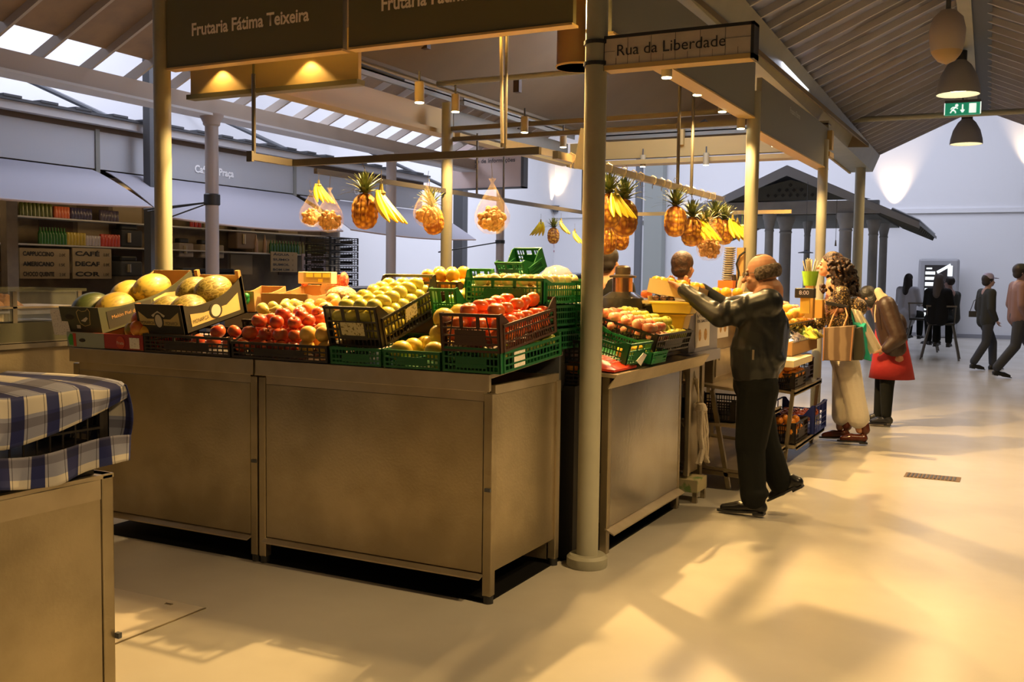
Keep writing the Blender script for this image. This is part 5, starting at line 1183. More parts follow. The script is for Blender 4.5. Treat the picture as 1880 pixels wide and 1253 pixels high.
shelfrow('bot_k',470,486,1.822,2,(.35,.22,.15),True,'bottle','tall pale bottle left of the green bottles in the middle cafe','tall pale bottles in the middle cafe',h=.3)
def cobox(px0,py0,px1,py1,u,d,m,label,name='coffee_machine',cat='machine'):
    A=PH(px0,py0,u=u);B=PH(px1,py1,u=u);t=hthing(name,label,cat,u,(A.y+B.y)/2,B.z)
    q=MB(); q.box((u-d,A.y,B.z),(u,B.y,A.z-.25*(A.z-B.z))); build('body',q.hall(),m,t,False,.02)
    q=MB(); q.box((u-d*.8,A.y+.05,A.z-.27*(A.z-B.z)),(u-.05,B.y-.05,A.z)); build('upper_part',q.hall(),M['black'],t,False,.02)
    q=MB(); q.cyl((u+.01,(A.y*2+B.y)/3,B.z+(A.z-B.z)*.2),(u+.01,(A.y*2+B.y)/3,B.z+(A.z-B.z)*.6),.03); build('spout',q.hall(),M['steel2'],t)
cobox(222,410,262,455,-11.1,.2,M['black'],'dark shapes of a coffee grinder on the near cafe shelf','coffee_grinder')
cobox(222,470,262,508,-10.9,.3,M['dark'],'dark coffee machine right of the menu boards')
cobox(330,437,356,473,-11.1,.2,mat('photo_grey',(.35,.3,.28),.6),'grey poster-like appliance in the middle cafe','kitchen_machine')
cobox(370,440,412,475,-11.1,.2,mat('pale_machine',(.38,.32,.26),.5),'pale appliance on the shelf of the middle cafe','kitchen_machine')
cobox(335,492,440,530,-9.9,.4,M['black'],'large black coffee machine on the counter of the middle cafe')
cobox(435,412,470,458,-11.1,.2,mat('brown_pack',(.18,.12,.08),.6),'brown packs on the middle cafe shelf','kitchen_machine')
# stack of black crates beside the middle cafe
Au=-9.0;A=PH(605,433,u=Au);B=PH(658,526,u=Au)
nh=7;hz=(A.z-B.z)/nh
for k in range(nh):
    T=HR@Matrix.Translation((Au-.45,A.y,B.z+k*hz))
    crate(T,.45,B.y-A.y,hz-.01,hz-.015,'crk','black crate in the tall stack beside the far cafe, '+('bottom','second from the bottom','third from the bottom','in the middle','third from the top','second from the top','topmost')[k],'black crates stacked by the cafe',bars=8,barsD=9,windows=False)
q=MB(); q.box((Au-.5,A.y-.05,.0),(Au+.05,B.y+.1,B.z-.005)); one('crate_plinth',q.hall(),M['dark'],'dark plinth under the tall stack of black crates','plinth',smooth=False)
A=PH(600,530,u=-8.6);B=PH(770,575,u=-8.6)
t=hthing('low_barrier','low dark slatted barrier behind the pears and mangoes','barrier',-8.6,(A.y+B.y)/2)
q=MB(); q.box((-8.7,A.y,.0),(-8.62,B.y,A.z)); build('barrier_panel',q.hall(),M['dark'],t,False)
for k in range(14): v=A.y+(B.y-A.y)*(k+.3)/14; q=MB(); q.box((-8.62,v,A.z-.3),(-8.60,v+(B.y-A.y)*.03,A.z-.06)); build('slat',q.hall(),M['kiosk'],t,False)
q=MB(); q.box((-8.72,A.y,A.z),(-8.58,B.y,A.z+.03)); build('top_edge',q.hall(),M['kiosk'],t,False)
# display fridge with pastries, far left
dx=-5.6
t=thing('display_counter','glass display counter with pastries left of the melon boxes','display counter',(-5.9,3.6,0))
q=MB(); q.box((dx-.5,1.6,.10),(dx,4.66,1.0)); build('base_panel',q,M['steel'],t,False,.003)
q=MB(); q.box((dx-.5,1.6,1.0),(dx+.02,4.69,1.03)); q.box((dx-.5,1.6,1.035),(dx+.01,4.68,1.04)); build('lower_rail',q,M['galv'],t,False)
q=MB(); q.box((dx-.48,1.6,1.04),(dx,4.62,1.16)); build('drawer_band',q,mat('dark_olive_panel',(.05,.05,.035),.35),t,False)
q=MB(); q.box((dx-.45,1.6,1.25),(dx,4.6,1.262)); build('glass_shelf',q,M['steel2'],t,False)
q=MB(); q.box((dx-.01,1.6,1.17),(dx-.004,4.6,1.36)); build('front_glass',q,mat('display_glass',(.7,.75,.7),.05,alpha=.05),t,False)
q=MB(); q.box((dx-.5,1.6,1.355),(dx+.01,4.64,1.375)); build('top_glass',q,mat('top_glass',(.16,.17,.12),.1,alpha=.22),t,False)
for y in (4.1,4.58): q=MB(); q.box((dx-.03,y,1.16),(dx,y+.03,1.36)); build('glass_post',q,M['galv'],t,False)
for k,(y,z,l,c) in enumerate(((3.72,1.264,'golden pastry at the left on the glass shelf',(.65,.38,.10)),(3.88,1.264,'pale pastry on the glass shelf',(.62,.45,.2)),(4.05,1.264,'dark orange pastry on the glass shelf',(.50,.22,.04)),(4.17,1.264,'brown pastry at the right of the glass shelf',(.36,.16,.04)))):
    q=MB(); q.grid(lambda a,b_:(dx-.3+.2*a,y-.07+.15*b_,z+.07*math.sin(PI*a)**.5*math.sin(PI*b_)**.5*(1+.2*math.sin(a*20)*math.sin(b_*17))),12,12,(0,0,-.001)); one('pastry',q,mat('pastry_%d'%k,c,.6,bump=.5,bs=30),l,'pastry')
q=MB(); q.box((dx-.2,3.6,1.17),(dx-.05,4.0,1.20)); one('paper_roll',q,M['prw'],'white paper slip box under the glass shelf','box',smooth=False)
for k in range(5): 
    q=MB(); q.box((dx-.15,4.03+k*.025,1.17),(dx-.05,4.048+k*.025,1.215)); one('cream_card',q,M['prw'],'upright cream card in the display counter','card','cream cards in the display counter',smooth=False)
# hanging direction sign
A=P(832,288,y=15);B=P(957,343,y=15)
t=thing('direction_sign','pinkish hanging direction board reading Saída behind the orange-lit column','sign',((A.x+B.x)/2,15,B.z))
q=MB(); q.box((A.x-.1,15,B.z),(B.x,15.12,A.z+.25)); build('board',q,mat('pink_board',(.75,.60,.56),.6),t,False)
q=MB(); q.box((B.x,14.98,B.z-.02),(B.x+.05,15.14,A.z+.25)); q.box((A.x-.1,14.98,B.z-.02),(B.x+.05,15.14,B.z)); build('frame',q,M['darkpost'],t,False)
a=P(855,301,y=14.99);text('lettering','Balcão de Informações',tuple(a),(1,0,0),(0,0,1),.07,M['dark'],t,width=.95,bold=.01)
a=P(856,309,y=14.99);text('lettering','Saída',tuple(a),(1,0,0),(0,0,1),.075,M['dark'],t,bold=.01)
q=MB(); a=P(838,299,y=14.98); q.bar(a,a+V((.09,0,0)),.004,.014); q.bar(a+V((.09,0,0)),a+V((.05,0,.04)),.004,.014);q.bar(a+V((.09,0,0)),a+V((.05,0,-.04)),.004,.014); build('arrow',q,M['dark'],t,False)
for x in (A.x+.1,B.x-.1): q=MB(); q.cyl((x,15.05,A.z+.25),(x,15.05,4.5),.015,n=6); build('hanger',q,M['dark'],t)
# little wall notices
for k,(x0,x1,c) in enumerate(((983,991,(.6,.3,.3)),(996,1004,(.45,.05,.06)),(1008,1016,(.5,.12,.10)))):
    A=PH(x0,436,v=29.0);B=PH(x1,455,v=29.0);t=hthing('wall_notice',('left','middle','right')[k]+' small red notice on the back wall behind the small pineapple','notice',A.x,29,B.z)
    q=MB(); q.box((A.x,29.07,B.z),(B.x,29.095,A.z)); build('plate',q.hall(),mat('notice_white%d'%k,(.6,.55,.58),.6),t,False)
    q=MB(); q.box((A.x+.03,29.06,B.z+.05),(B.x-.03,29.07,A.z-.05)); build('symbol',q.hall(),mat('notice_red%d'%k,c,.6),t,False)
    q=MB(); q.box((A.x,29.08,B.z-.14),(B.x,29.095,B.z-.08)); build('caption',q.hall(),mat('notice_cap%d'%k,(.45,.25,.3),.6),t,False)
for k,(x0,x1) in enumerate(((1168,1174),(1177,1190))):
    A=PH(x0,405,v=29.0);B=PH(x1,413,v=29.0); q=MB(); q.box((A.x,29.07,B.z),(B.x,29.095,A.z)); one('wall_notice',q.hall(),M['valance'],('narrow','wide')[k]+' dark plate on the back wall between the posts, right of the golden pineapple','notice',smooth=False)
# information screen
A=PH(1687,475,v=28.6);B=PH(1757,598,v=28.6)
t=hthing('information_screen','tall grey information screen standing before the back wall','screen',(A.x+B.x)/2,28.6)
q=MB(); q.box((A.x,28.55,.0),(B.x,28.8,A.z)); build('screen_housing',q.hall(),mat('screen_grey',(.33,.33,.35),.5),t,False,.06)
W=B.x-A.x;H_=A.z
q=MB(); q.box((A.x+W*.16,28.53,.55),(B.x-W*.16,28.55,A.z-.17)); build('screen_panel',q.hall(),mat('screen_dark',(.04,.04,.045),.2),t,False)
sm=mat('screen_text',(.8,.85,.85),.4,emit=.9)
for (a0,a1,z0,z1) in ((.18,.42,1.66,1.74),(.18,.44,1.52,1.6),(.18,.44,1.36,1.46),(.18,.40,1.24,1.30),(.18,.30,1.0,1.12),(.18,.28,.72,.86),(.18,.24,.56,.66),(.72,.84,1.62,1.9),(.2,.34,1.80,1.84)):
    q=MB(); q.box((A.x+W*a0,28.52,z0),(A.x+W*a1,28.53,z1)); build('text_block',q.hall(),sm,t,False)
q=MB(); q.prism([(A.x+W*.45,28.52,1.75),(A.x+W*.78,28.52,1.95),(A.x+W*.80,28.52,1.88),(A.x+W*.48,28.52,1.68)],(0,.01,0)); build('bright_band',q.hall(),sm,t,False)
# ---------------------------------------------------------------- pavilion with columns
v0,v1=20.0,26.0
ap=PH(1450,312,v=v0);er=PH(1690,415,v=v0);el=V((2*ap.x-er.x,0,er.z))
pv=mat('pavilion_stone',(.40,.40,.40),.75,col2=(.33,.33,.33),ns=3); pr=mat('pavilion_tiles',(.20,.21,.22),.6); pd=mat('pavilion_dark',(.10,.105,.095),.8); pb=mat('pavilion_fascia',(.32,.33,.35),.6)
t=hthing('pavilion','dark tiled pavilion roof on classical columns in the far hall','pavilion',ap.x,v0+3)
for sgn,e in ((1,er),(-1,el)):
    q=MB(); q.prism([(ap.x,v0-.3,ap.z),(e.x,v0-.3,e.z),(e.x,v0-.3,e.z+.06),(ap.x,v0-.3,ap.z+.06)],(0,v1-v0+.6,0)); build('roof_slope',q.hall(),pr,t,False)
    q=MB(); q.prism([(ap.x,v0-.32,ap.z-.14),(e.x,v0-.32,e.z-.06),(e.x,v0-.32,e.z+.05),(ap.x,v0-.32,ap.z+.05)],(0,.06,0)); build('barge_board',q.hall(),pb,t,False)
    for k in range(22):
        q=MB(); v=v0-.2+k*.28; q.cyl((e.x-sgn*.02,v,e.z+.06),(e.x-sgn*.5,v,e.z+.06+.5*(ap.z-e.z)/abs(ap.x-e.x)),.05,n=8); build('roof_tile',q.hall(),pr,t)
    for k in range(10):
        q=MB(); v=v0+k*.6; q.bar((e.x-sgn*.02,v,e.z-.03),(e.x-sgn*.7,v,e.z-.05+.68*(ap.z-e.z)/abs(ap.x-e.x)),.07,.10); build('eaves_bracket',q.hall(),pd,t,False)
L0=PH(1395,372,v=v0+.2);L1=PH(1540,392,v=v0+.2)
q=MB(); q.box((el.x+.55,v0+.1,L1.z),(er.x-.75,v0+.3,L0.z)); build('lintel',q.hall(),pv,t,False)
q=MB(); q.box((el.x+.6,v0+.3,L1.z-.02),(er.x-.8,v1-.3,L1.z+.04)); build('soffit',q.hall(),pd,t,False)
q=MB(); q.prism([(ap.x,v0+.12,ap.z-.18),(el.x+.7,v0+.12,L0.z+.02),(er.x-.9,v0+.12,L0.z+.02)],(0,.05,0)); build('pediment',q.hall(),pd,t,False)
kk=0
zt=ap.z-.3;zb=L0.z+.12
for i_ in range(-9,10):
    for j_ in range(7):
        x=ap.x+i_*.14+(j_%2)*.07;z=zb+j_*.10
        if z<ap.z-.25-abs(x-ap.x)*.5 and kk<99:
            q=MB(); q.box((x-.025,v0+.10,z-.025),(x+.025,v0+.12,z+.025)); q.v=[V((x,p_.y,z))+Matrix.Rotation(PI/4,3,'Y')@V((p_.x-x,0,p_.z-z)) for p_ in q.v]; build('lattice_hole',q.hall(),M['black'],t,False); kk+=1
for px,vv,r in ((1411,20.2,.09),(1441,20.9,.125),(1481,22.6,.07),(1551,20.2,.125),(1602,22.2,.10),(1621,23.6,.09)):
    c=PH(px,470,v=vv); h=L1.z+.0
    q=MB(); q.lathe([(r*1.25,0),(r*1.25,.12),(r*1.05,.16),(r,.3),(r*.92,h-.35),(r*1.05,h-.33),(r*.92,h-.29),(r*1.3,h-.12),(r*1.5,h-.08),(r*1.5,h)],(c.x,vv,0),22); build('stone_column',q.hall(),pv,t)
for px,py,vv in ((1479,465,19.0),):
    c=PH(px,py,v=vv); t=hthing('pendant_lamp','small flat dark pendant shade hanging in front of the pavilion columns','pendant lamp',c.x,vv,c.z)
    q=MB(); q.lathe([(.14,0),(.13,.015),(.04,.03),(.02,.06)],c,20); build('lamp_shade',q.hall(),M['dark'],t); q=MB(); q.cyl(c+V((0,0,.05)),c+V((0,0,1.3)),.004,n=5); build('wire',q.hall(),M['dark'],t)
c=PH(1534,452,v=12.5); t=hthing('pendant_lamp','thin dark wire with socket hanging above the curly hair','pendant lamp',c.x,12.5,c.z)
q=MB(); q.cyl(c,c+V((0,0,.07)),.012,.006,8); build('socket',q.hall(),M['black'],t); q=MB(); q.cyl(c+V((0,0,.07)),c+V((0,0,.55)),.003,n=5); build('wire',q.hall(),M['black'],t)
# bar table and chairs
def stool(px,v,label):
    c=PH(px,600,v=v);x=c.x;t=hthing('bar_chair',label,'chair',x,v)
    q=MB(); q.box((x-.24,v-.24,.66),(x+.24,v+.24,.70)); build('seat',q.hall(),M['black'],t,False,.01)
    for a in (-1,1):
        for b_ in (-1,1): q=MB(); q.bar((x+a*.20,v+b_*.2,.68),(x+a*.34,v+b_*.3,0),.025,.025); build('leg',q.hall(),M['galv'],t,False)
    for a in (-1,1): q=MB(); q.bar((x+a*.23,v-.22,.68),(x+a*.25,v-.26,1.02),.02,.02); build('back_post',q.hall(),M['galv'],t,False)
    q=MB(); q.bar((x-.27,v-.26,1.02),(x+.27,v-.26,1.02),.03,.03); build('back_rail',q.hall(),M['galv'],t,False)
stool(1728,20.8,'metal-legged bar chair carrying the long-haired person before the screen')
stool(1692,23.0,'metal-legged bar chair under the person in the pale coat')
# grey box and low things behind the green crates
A=P(994,500,y=20);B=P(1062,530,y=20);q=MB(); q.box((A.x,20,0),(B.x+.3,20.4,A.z)); one('reception_desk',q,M['kiosk'],'grey desk in the far hall behind the plastic dome','desk',smooth=False)
# ================================================================ PEOPLE
SK=mat('skin_warm',(.50,.26,.15),.55,col2=(.44,.20,.11),ns=9); SKF=mat('skin_far',(.40,.26,.24),.6)
def blob(name,prims,vox,m,parent,smooth=6,tag_kind=None):
    q=MB()
    for p_ in prims:
        if p_[0]=='c':
            a,b_,r0,r1=V(p_[1]),V(p_[2]),p_[3],p_[4];n=12
            q.tube([a,b_],[r0,r1],n); q.ell(a,(r0,)*3,n,8); q.ell(b_,(r1,)*3,n,8)
        elif p_[0]=='e': 
            T=p_[3] if len(p_)>3 else None; q.ell(V(p_[1]),p_[2],16,10,T)
        elif p_[0]=='l': q.add(p_[1],p_[2])
    me=bpy.data.meshes.new(name);me.from_pydata(q.v,[],q.f)
    o=bpy.data.objects.new(name,me);sc.collection.objects.link(o)
    r=o.modifiers.new('r','REMESH');r.mode='VOXEL';r.voxel_size=vox
    s=o.modifiers.new('s','SMOOTH');s.factor=.5;s.iterations=smooth
    dg=bpy.context.evaluated_depsgraph_get();m2=bpy.data.meshes.new_from_object(o.evaluated_get(dg))
    bpy.data.objects.remove(o)
    off=ORG.get(parent.name,V((0,0,0)))
    for v in m2.vertices:v.co-=off
    m2.name=name
    for p_ in m2.polygons:p_.use_smooth=True
    m2.materials.clear();m2.materials.append(m)
    o=bpy.data.objects.new(name,m2);sc.collection.objects.link(o);o.parent=parent
    return o
def frame(f,u):                      # columns: left, front, up
    f=V(f).normalized();u=V(u);u=(u-f*u.dot(f)).normalized();l=u.cross(f);return Matrix((l,f,u)).transposed()
def headprims(c,F,s=1):
    """c centre of the skull, F frame; face looks along +front"""
    M4=F.to_4x4(); g=lambda x,y,z:V(c)+F@(V((x,y,z))*s)
    P_=[('e',g(0,-.01,.02),(.073*s,.094*s,.092*s),M4),('e',g(0,.03,-.045),(.054*s,.062*s,.065*s),M4),('e',g(0,.062,-.085),(.026*s,.024*s,.02*s),M4),
        ('c',g(0,.082,.0),g(0,.112,-.035),.009*s,.014*s),('e',g(0,.085,-.066),(.022*s,.014*s,.007*s),M4),('e',g(0,.083,-.078),(.02*s,.013*s,.007*s),M4),
        ('e',g(0,.07,.022),(.052*s,.018*s,.012*s),M4),('e',g(.035,.062,-.035),(.02*s,.02*s,.02*s),M4),('e',g(-.035,.062,-.035),(.02*s,.02*s,.02*s),M4)]
    for a in (-1,1): P_+=[('e',g(a*.075,-.012,-.01),(.008*s,.018*s,.03*s),M4)]
    return P_,g
def eyes(t,g,s=1):
    for a in (-1,1): q=MB(); q.ell(g(a*.03,.079,.002),(.011*s,)*3,10,8); build('eye',q,M.setdefault('eyem',mat('eye_white',(.25,.2,.17),.25)),t)
def handprims(w,d,n_,curl=.5,s=1,side_=1):
    """w wrist, d direction of the fingers, n_ palm normal; five fingers with two bends"""
    d=V(d).normalized();n_=V(n_);n_=(n_-d*n_.dot(d)).normalized();l=n_.cross(d)*side_;w=V(w)
    P_=[('e',w+d*.045*s,(.042*s,.048*s,.018*s),Matrix((l,d,n_)).transposed().to_4x4()),('c',w-d*.03*s,w+d*.01*s,.026*s,.025*s)]
    for k,(o_,L_) in enumerate(((-.030,.062),(-.010,.074),(.011,.070),(.030,.055))):
        a=w+d*.082*s+l*o_*s; d1=(d+n_*curl*.6).normalized(); b_=a+d1*L_*.45*s; d2=(d+n_*curl*2.0).normalized(); c_=b_+d2*L_*.32*s; d3=(d*.5+n_*curl*3).normalized() if curl>.2 else d2; e=c_+d3*L_*.26*s
        P_+=[('c',a-d*.03*s,a,.010*s,.0095*s),('c',a,b_,.0095*s,.009*s),('c',b_,c_,.009*s,.008*s),('c',c_,e,.008*s,.007*s)]
    a=w+d*.02*s-l*.032*s; b_=a+(d*.6-l*.6+n_*.4)*.045*s; c_=b_+(d*.9+n_*.5)*.03*s
    P_+=[('c',a,b_,.013*s,.011*s),('c',b_,c_,.011*s,.008*s)]
    return P_
def shoe(t,heel,toe,m,h=.07,w=.042,name='shoe',sole=True,heelh=.03):
    heel=V(heel);toe=V(toe);d=(toe-heel);L_=d.length;d.normalize();up=V((0,0,1));up=(up-d*up.dot(d)).normalized()
    blob(name,[('c',heel+up*(h*.55),heel+up*(h*1.15)+d*.02,w*.95,w*.9),('c',heel+up*w*.75+d*.01,heel+d*L_*.55+up*w*.75,w*.8,w*.85),('c',heel+d*L_*.5+up*w*.7,heel+d*(L_-w*.9)+up*w*.5,w*.95,w*.62)],.008,m,t,3)
    if sole:
        q=MB(); l=d.cross(up); pts=[]
        for a in range(16):
            x=math.cos(a*PI/8);y=math.sin(a*PI/8);pts.append(heel+d*(L_*.5+L_*.53*x)+l*(w*1.0*y)+up*-.002)
        q.prism(pts,up*.014); q.prism([heel+l*w*.8-d*.02,heel-l*w*.8-d*.02,heel-l*w*.8+d*.05,heel+l*w*.8+d*.05],-up*heelh*.5) if heelh>.02 else None
        build('sole',q,M['black'],t,False)
def lerp(a,b_,t): return V(a).lerp(V(b_),t)
def limb(a,b_,c,r,): return [('c',a,b_,r[0],r[1]),('c',b_,c,r[1],r[2])]
# ---------------------------------------------------------------- man in the dark jacket
ym=6.32
def J(px,py,dy=0,y=ym): return P(px,py,y=y+dy)
t=thing('person','bald grey-haired person in black jacket holding out a tray of oranges','person',(-1.5,ym,0))
fd=V((-1,.03,-.12))   # faces the stall
HC=J(1398,502); F=frame(fd,(-.12,0,1))
hp_,g=headprims(HC,F,1.06)
neck=J(1412,535);shN=J(1412,556,-.17);shF=J(1400,556,.18);chest=J(1395,600);waist=J(1388,690);hipN=J(1392,712,-.10);hipF=J(1384,712,.10)
elN=J(1322,582,-.20);wrN=J(1247,527,-.10);elF=J(1330,565,.22);wrF=J(1282,527,.16)
knN=J(1378,820,-.09);anN=J(1382,918,-.10);knF=J(1405,812,.10);anF=J(1436,895,.12)
hN=handprims(wrN,J(1226,520,-.02)-wrN,V((0,.5,.6)),.9,1.0,1); hF=handprims(wrF,J(1262,522,.08)-wrF,V((0,-.5,.6)),.8,1.0,-1)
body=hp_+[('c',neck+V((0,0,.02)),HC-V((.0,0,.05)),.055,.055),('c',neck,chest,.09,.12),('c',chest,waist,.12,.12),('c',hipN,hipF,.09,.09)]+limb(shN,elN,wrN,(.05,.04,.028))+limb(shF,elF,wrF,(.05,.04,.028))+hN+hF+limb(hipN,knN,anN,(.075,.05,.035))+limb(hipF,knF,anF,(.075,.05,.035))
blob('body',body,.0055,SK,t,4)
eyes(t,g,1.06)
# hair ring, glasses
hs=[]
for a in range(-7,8):
    an=a/7*1.9; hs.append(('e',g(.072*math.sin(an),-.022-.075*math.cos(an),.0+.012*math.cos(an)),(.022,.026,.045),F.to_4x4()))
blob('hair',hs+[('e',g(0,.0,.108),(.03,.035,.006),F.to_4x4())],.007,mat('grey_hair',(.07,.05,.035),.9,col2=(.20,.15,.11),ns=60,bump=.6,bs=120),t,2)
for a in (-1,1):
    q=MB(); q.tube([g(a*.032+.021*math.cos(k*PI/6),.098,.0+.015*math.sin(k*PI/6)) for k in range(13)],.0018,6); build('glasses_rim',q,M['black'],t)
    q=MB(); q.tube([g(a*.053,.096,.004),g(a*.078,.05,.006),g(a*.083,-.01,.006)],.0017,6); build('glasses_arm',q,M['black'],t)
jm=spec(mat('black_jacket',(.014,.016,.018),.36),.35)
pattern(jm,'wave',2.2,(.020,.022,.023),.4,.6,.28,stretch=(1.5,1.5,1.2),dist=14,dir='DIAGONAL')
jk=[('c',shN,shF,.088,.088),('c',J(1410,545,-.03),J(1412,545,.05),.075,.075),('c',J(1400,590,-.09),J(1390,650,-.08),.15,.165),('c',J(1396,590,.08),J(1388,650,.08),.14,.155),('c',J(1390,640,-.08),J(1387,676,-.08),.168,.155),('c',J(1388,640,.08),J(1386,676,.08),.16,.15),('c',J(1410,600,0),J(1405,660,0),.135,.13),('e',J(1424,660,-.1),(.06,.07,.05))]
jk+=[('c',shN,elN,.088,.070),('c',elN,lerp(elN,wrN,.88),.070,.046),('c',shF,elF,.082,.066),('c',elF,lerp(elF,wrF,.88),.066,.045)]
for k in range(5): jk.append(('e',lerp(elN,wrN,.15+.16*k)+V((0,0,.012*(-1)**k)),(.055-.004*k,.06-.004*k,.062-.005*k)))
for k in range(4): jk.append(('e',lerp(shN,elN,.25+.2*k)+V((0,0,-.012*(-1)**k)),(.055,.085,.082)))
blob('jacket',jk,.009,jm,t,4)
co_=[('c',g(.05*math.sin(a/4*PI),-.035-.045*math.cos(a/4*PI),-.105-.012*math.cos(a/4*PI)),g(.05*math.sin((a+1)/4*PI),-.035-.045*math.cos((a+1)/4*PI),-.105-.012*math.cos((a+1)/4*PI)),.026,.026) for a in range(-3,3)]
blob('collar',co_,.007,jm,t,3)
q=MB(); q.box(J(1383,652,-.28)-V((.006,.004,.03)),J(1383,652,-.28)+V((.006,.004,.03))); build('zip_pull',q,M['steel2'],t,False)
pm=spec(mat('black_trousers',(.010,.011,.010),.8,bump=.4,bs=12),.12)
blob('trousers',[('c',J(1388,690,-.08),J(1385,705,.08),.14,.14),('c',hipN,knN,.130,.098),('c',knN,J(1383,912,-.10),.092,.082),('c',hipF,knF,.112,.088),('c',knF,J(1432,886,.12),.088,.078),('e',J(1386,905,-.10),(.09,.085,.05)),('e',J(1430,880,.12),(.09,.08,.05))],.010,pm,t,4)
sh_=mat('black_leather',(.01,.01,.01),.28)
def G(px,py,y):
    p=P(px,py,y=y); p.z=max(.012,min(p.z,.03)); return p
shoe(t,G(1398,938,ym-.08),G(1318,942,ym-.08),sh_,h=.06)
hl=J(1468,893,.12);toe=J(1410,921,.12); toe.z=max(toe.z,.012); shoe(t,hl,toe,sh_,h=.05)
# tray of oranges he holds
ty=6.24
A=J(1188,510,y=ty);B=J(1272,520,y=ty);zb=J(1190,536,y=ty).z
t=thing('serving_tray','cream plastic tray of oranges held up by the person in the black jacket','tray',((A.x+B.x)/2,ty+.15,zb))
zt_=A.z;tm=mat('tray_plastic',(.80,.62,.28),.35)
T=Matrix.Translation((A.x,ty-.0,zb))@Matrix.Rotation(-.10,4,'X')@Matrix.Rotation(.16,4,'Y');W=.34;D=.28;Hh=zt_-zb
q=MB(); q.box((0,0,0),(W,D,.008)); q.xf(T); build('tray_base',q,tm,t,False)
for bx in (((0,0,.008),(W,.008,Hh)),((0,D-.008,.008),(W,D,Hh)),((0,.008,.008),(.008,D-.008,Hh)),((W-.008,.008,.008),(W,D-.008,Hh))):
    q=MB(); q.box(*bx); q.xf(T); build('tray_side',q,tm,t,False)
pile('orange_y',T,.0,W,.0,D,.045,1,'orange on the tray held by the person in the black jacket','oranges on the held tray')
# ---------------------------------------------------------------- curly haired woman
yw=9.55
def K(px,py,dy=0): return P(px,py,y=yw+dy)
t=thing('person','curly-haired person in glittering gold top with cream trousers and shopping bags','person',(-1.4,yw,0))
HC=K(1524,487);F=frame((-1,.05,.06),(-.05,0,1));hp_,g=headprims(HC,F,1.0)
neck=K(1530,522);shN=K(1545,540,-.16);shF=K(1532,540,.17);chest=K(1538,580);waist=K(1548,650);hipN=K(1556,672,-.09);hipF=K(1550,672,.09)
elN=K(1548,605,-.22);wrN=K(1488,590,-.24);hN=handprims(K(1540,570,-.27),V((-1,.1,-.15)),V((0,0,-1)),.7,.9,1)
elF=K(1505,595,.22);wrF=K(1455,588,.18)
body=hp_+[('c',neck,HC-V((0,0,.05)),.045,.05),('c',neck,chest,.07,.10),('c',chest,waist,.10,.10),('c',hipN,hipF,.09,.09)]+limb(shN,elN,K(1530,573,-.26),(.045,.035,.026))+hN+limb(shF,elF,wrF,(.045,.035,.026))+handprims(wrF,V((-1,0,-.2)),V((0,0,-1)),.4,.9,-1)+limb(hipN,K(1568,735,-.09),K(1578,790,-.09),(.075,.05,.035))+limb(hipF,K(1545,735,.09),K(1542,785,.09),(.075,.05,.035))
blob('body',body,.0065,SK,t,4);eyes(t,g)
random.seed(11)
hs=[]
for k in range(300):
    a=random.uniform(0,2*PI);u=random.random();x=math.sin(a);y=math.cos(a)
    if y>.35 and u<.8: continue
    z=.10-.36*u; r=.082+.075*math.sin(min(1,u*1.4)*PI*.6)+random.uniform(-.014,.018)
    if u<.12: r*=.6
    c=g(x*r*1.02,y*r-.03-.085*u,z); hs.append(('e',c,(.017,.017,.02)))
hs+=[('e',g(0,-.02,.05),(.082,.092,.08),F.to_4x4()),('c',g(0,-.07,0),g(0,-.15,-.22),.10,.09)]
blob('hair',hs,.008,pattern(mat('curly_hair',(.025,.011,.007),.6),'noise',45,(.30,.13,.035),.58,.70,1),t,1)
sq=pattern(mat('sequin_cloth',(.05,.03,.018),.35,.2),'noise',85,(.75,.50,.16),.54,.62,.6)
blob('top',[('c',shN,shF,.075,.075),('c',K(1540,560,-.08),K(1545,640,-.08),.12,.12),('c',K(1538,560,.08),K(1545,640,.08),.115,.12),('c',shN,elN,.078,.07),('c',elN,K(1532,588,-.25),.07,.05),('c',shF,elF,.07,.06),('c',elF,lerp(elF,wrF,.9),.06,.045),('e',K(1572,565,-.1),(.10,.1,.09))],.009,sq,t,3)
cm=mat('cream_trousers',(.62,.56,.46),.9,bump=.3,bs=40)
blob('trousers',[('c',K(1548,655,-.06),K(1550,665,.06),.125,.12),('c',hipN,K(1570,735,-.09),.115,.095),('c',K(1570,735,-.09),K(1576,768,-.09),.095,.10),('c',hipF,K(1546,735,.09),.11,.092),('c',K(1546,735,.09),K(1546,764,.09),.092,.095)],.010,cm,t,4)
bm_=mat('red_brown_leather',(.10,.022,.010),.22)
shoe(t,G(1588,806,yw-.08),G(1538,808,yw-.14),bm_,h=.20,w=.046,name='ankle_boot');shoe(t,G(1556,802,yw+.08),G(1505,804,yw+.05),bm_,h=.20,w=.046,name='ankle_boot')
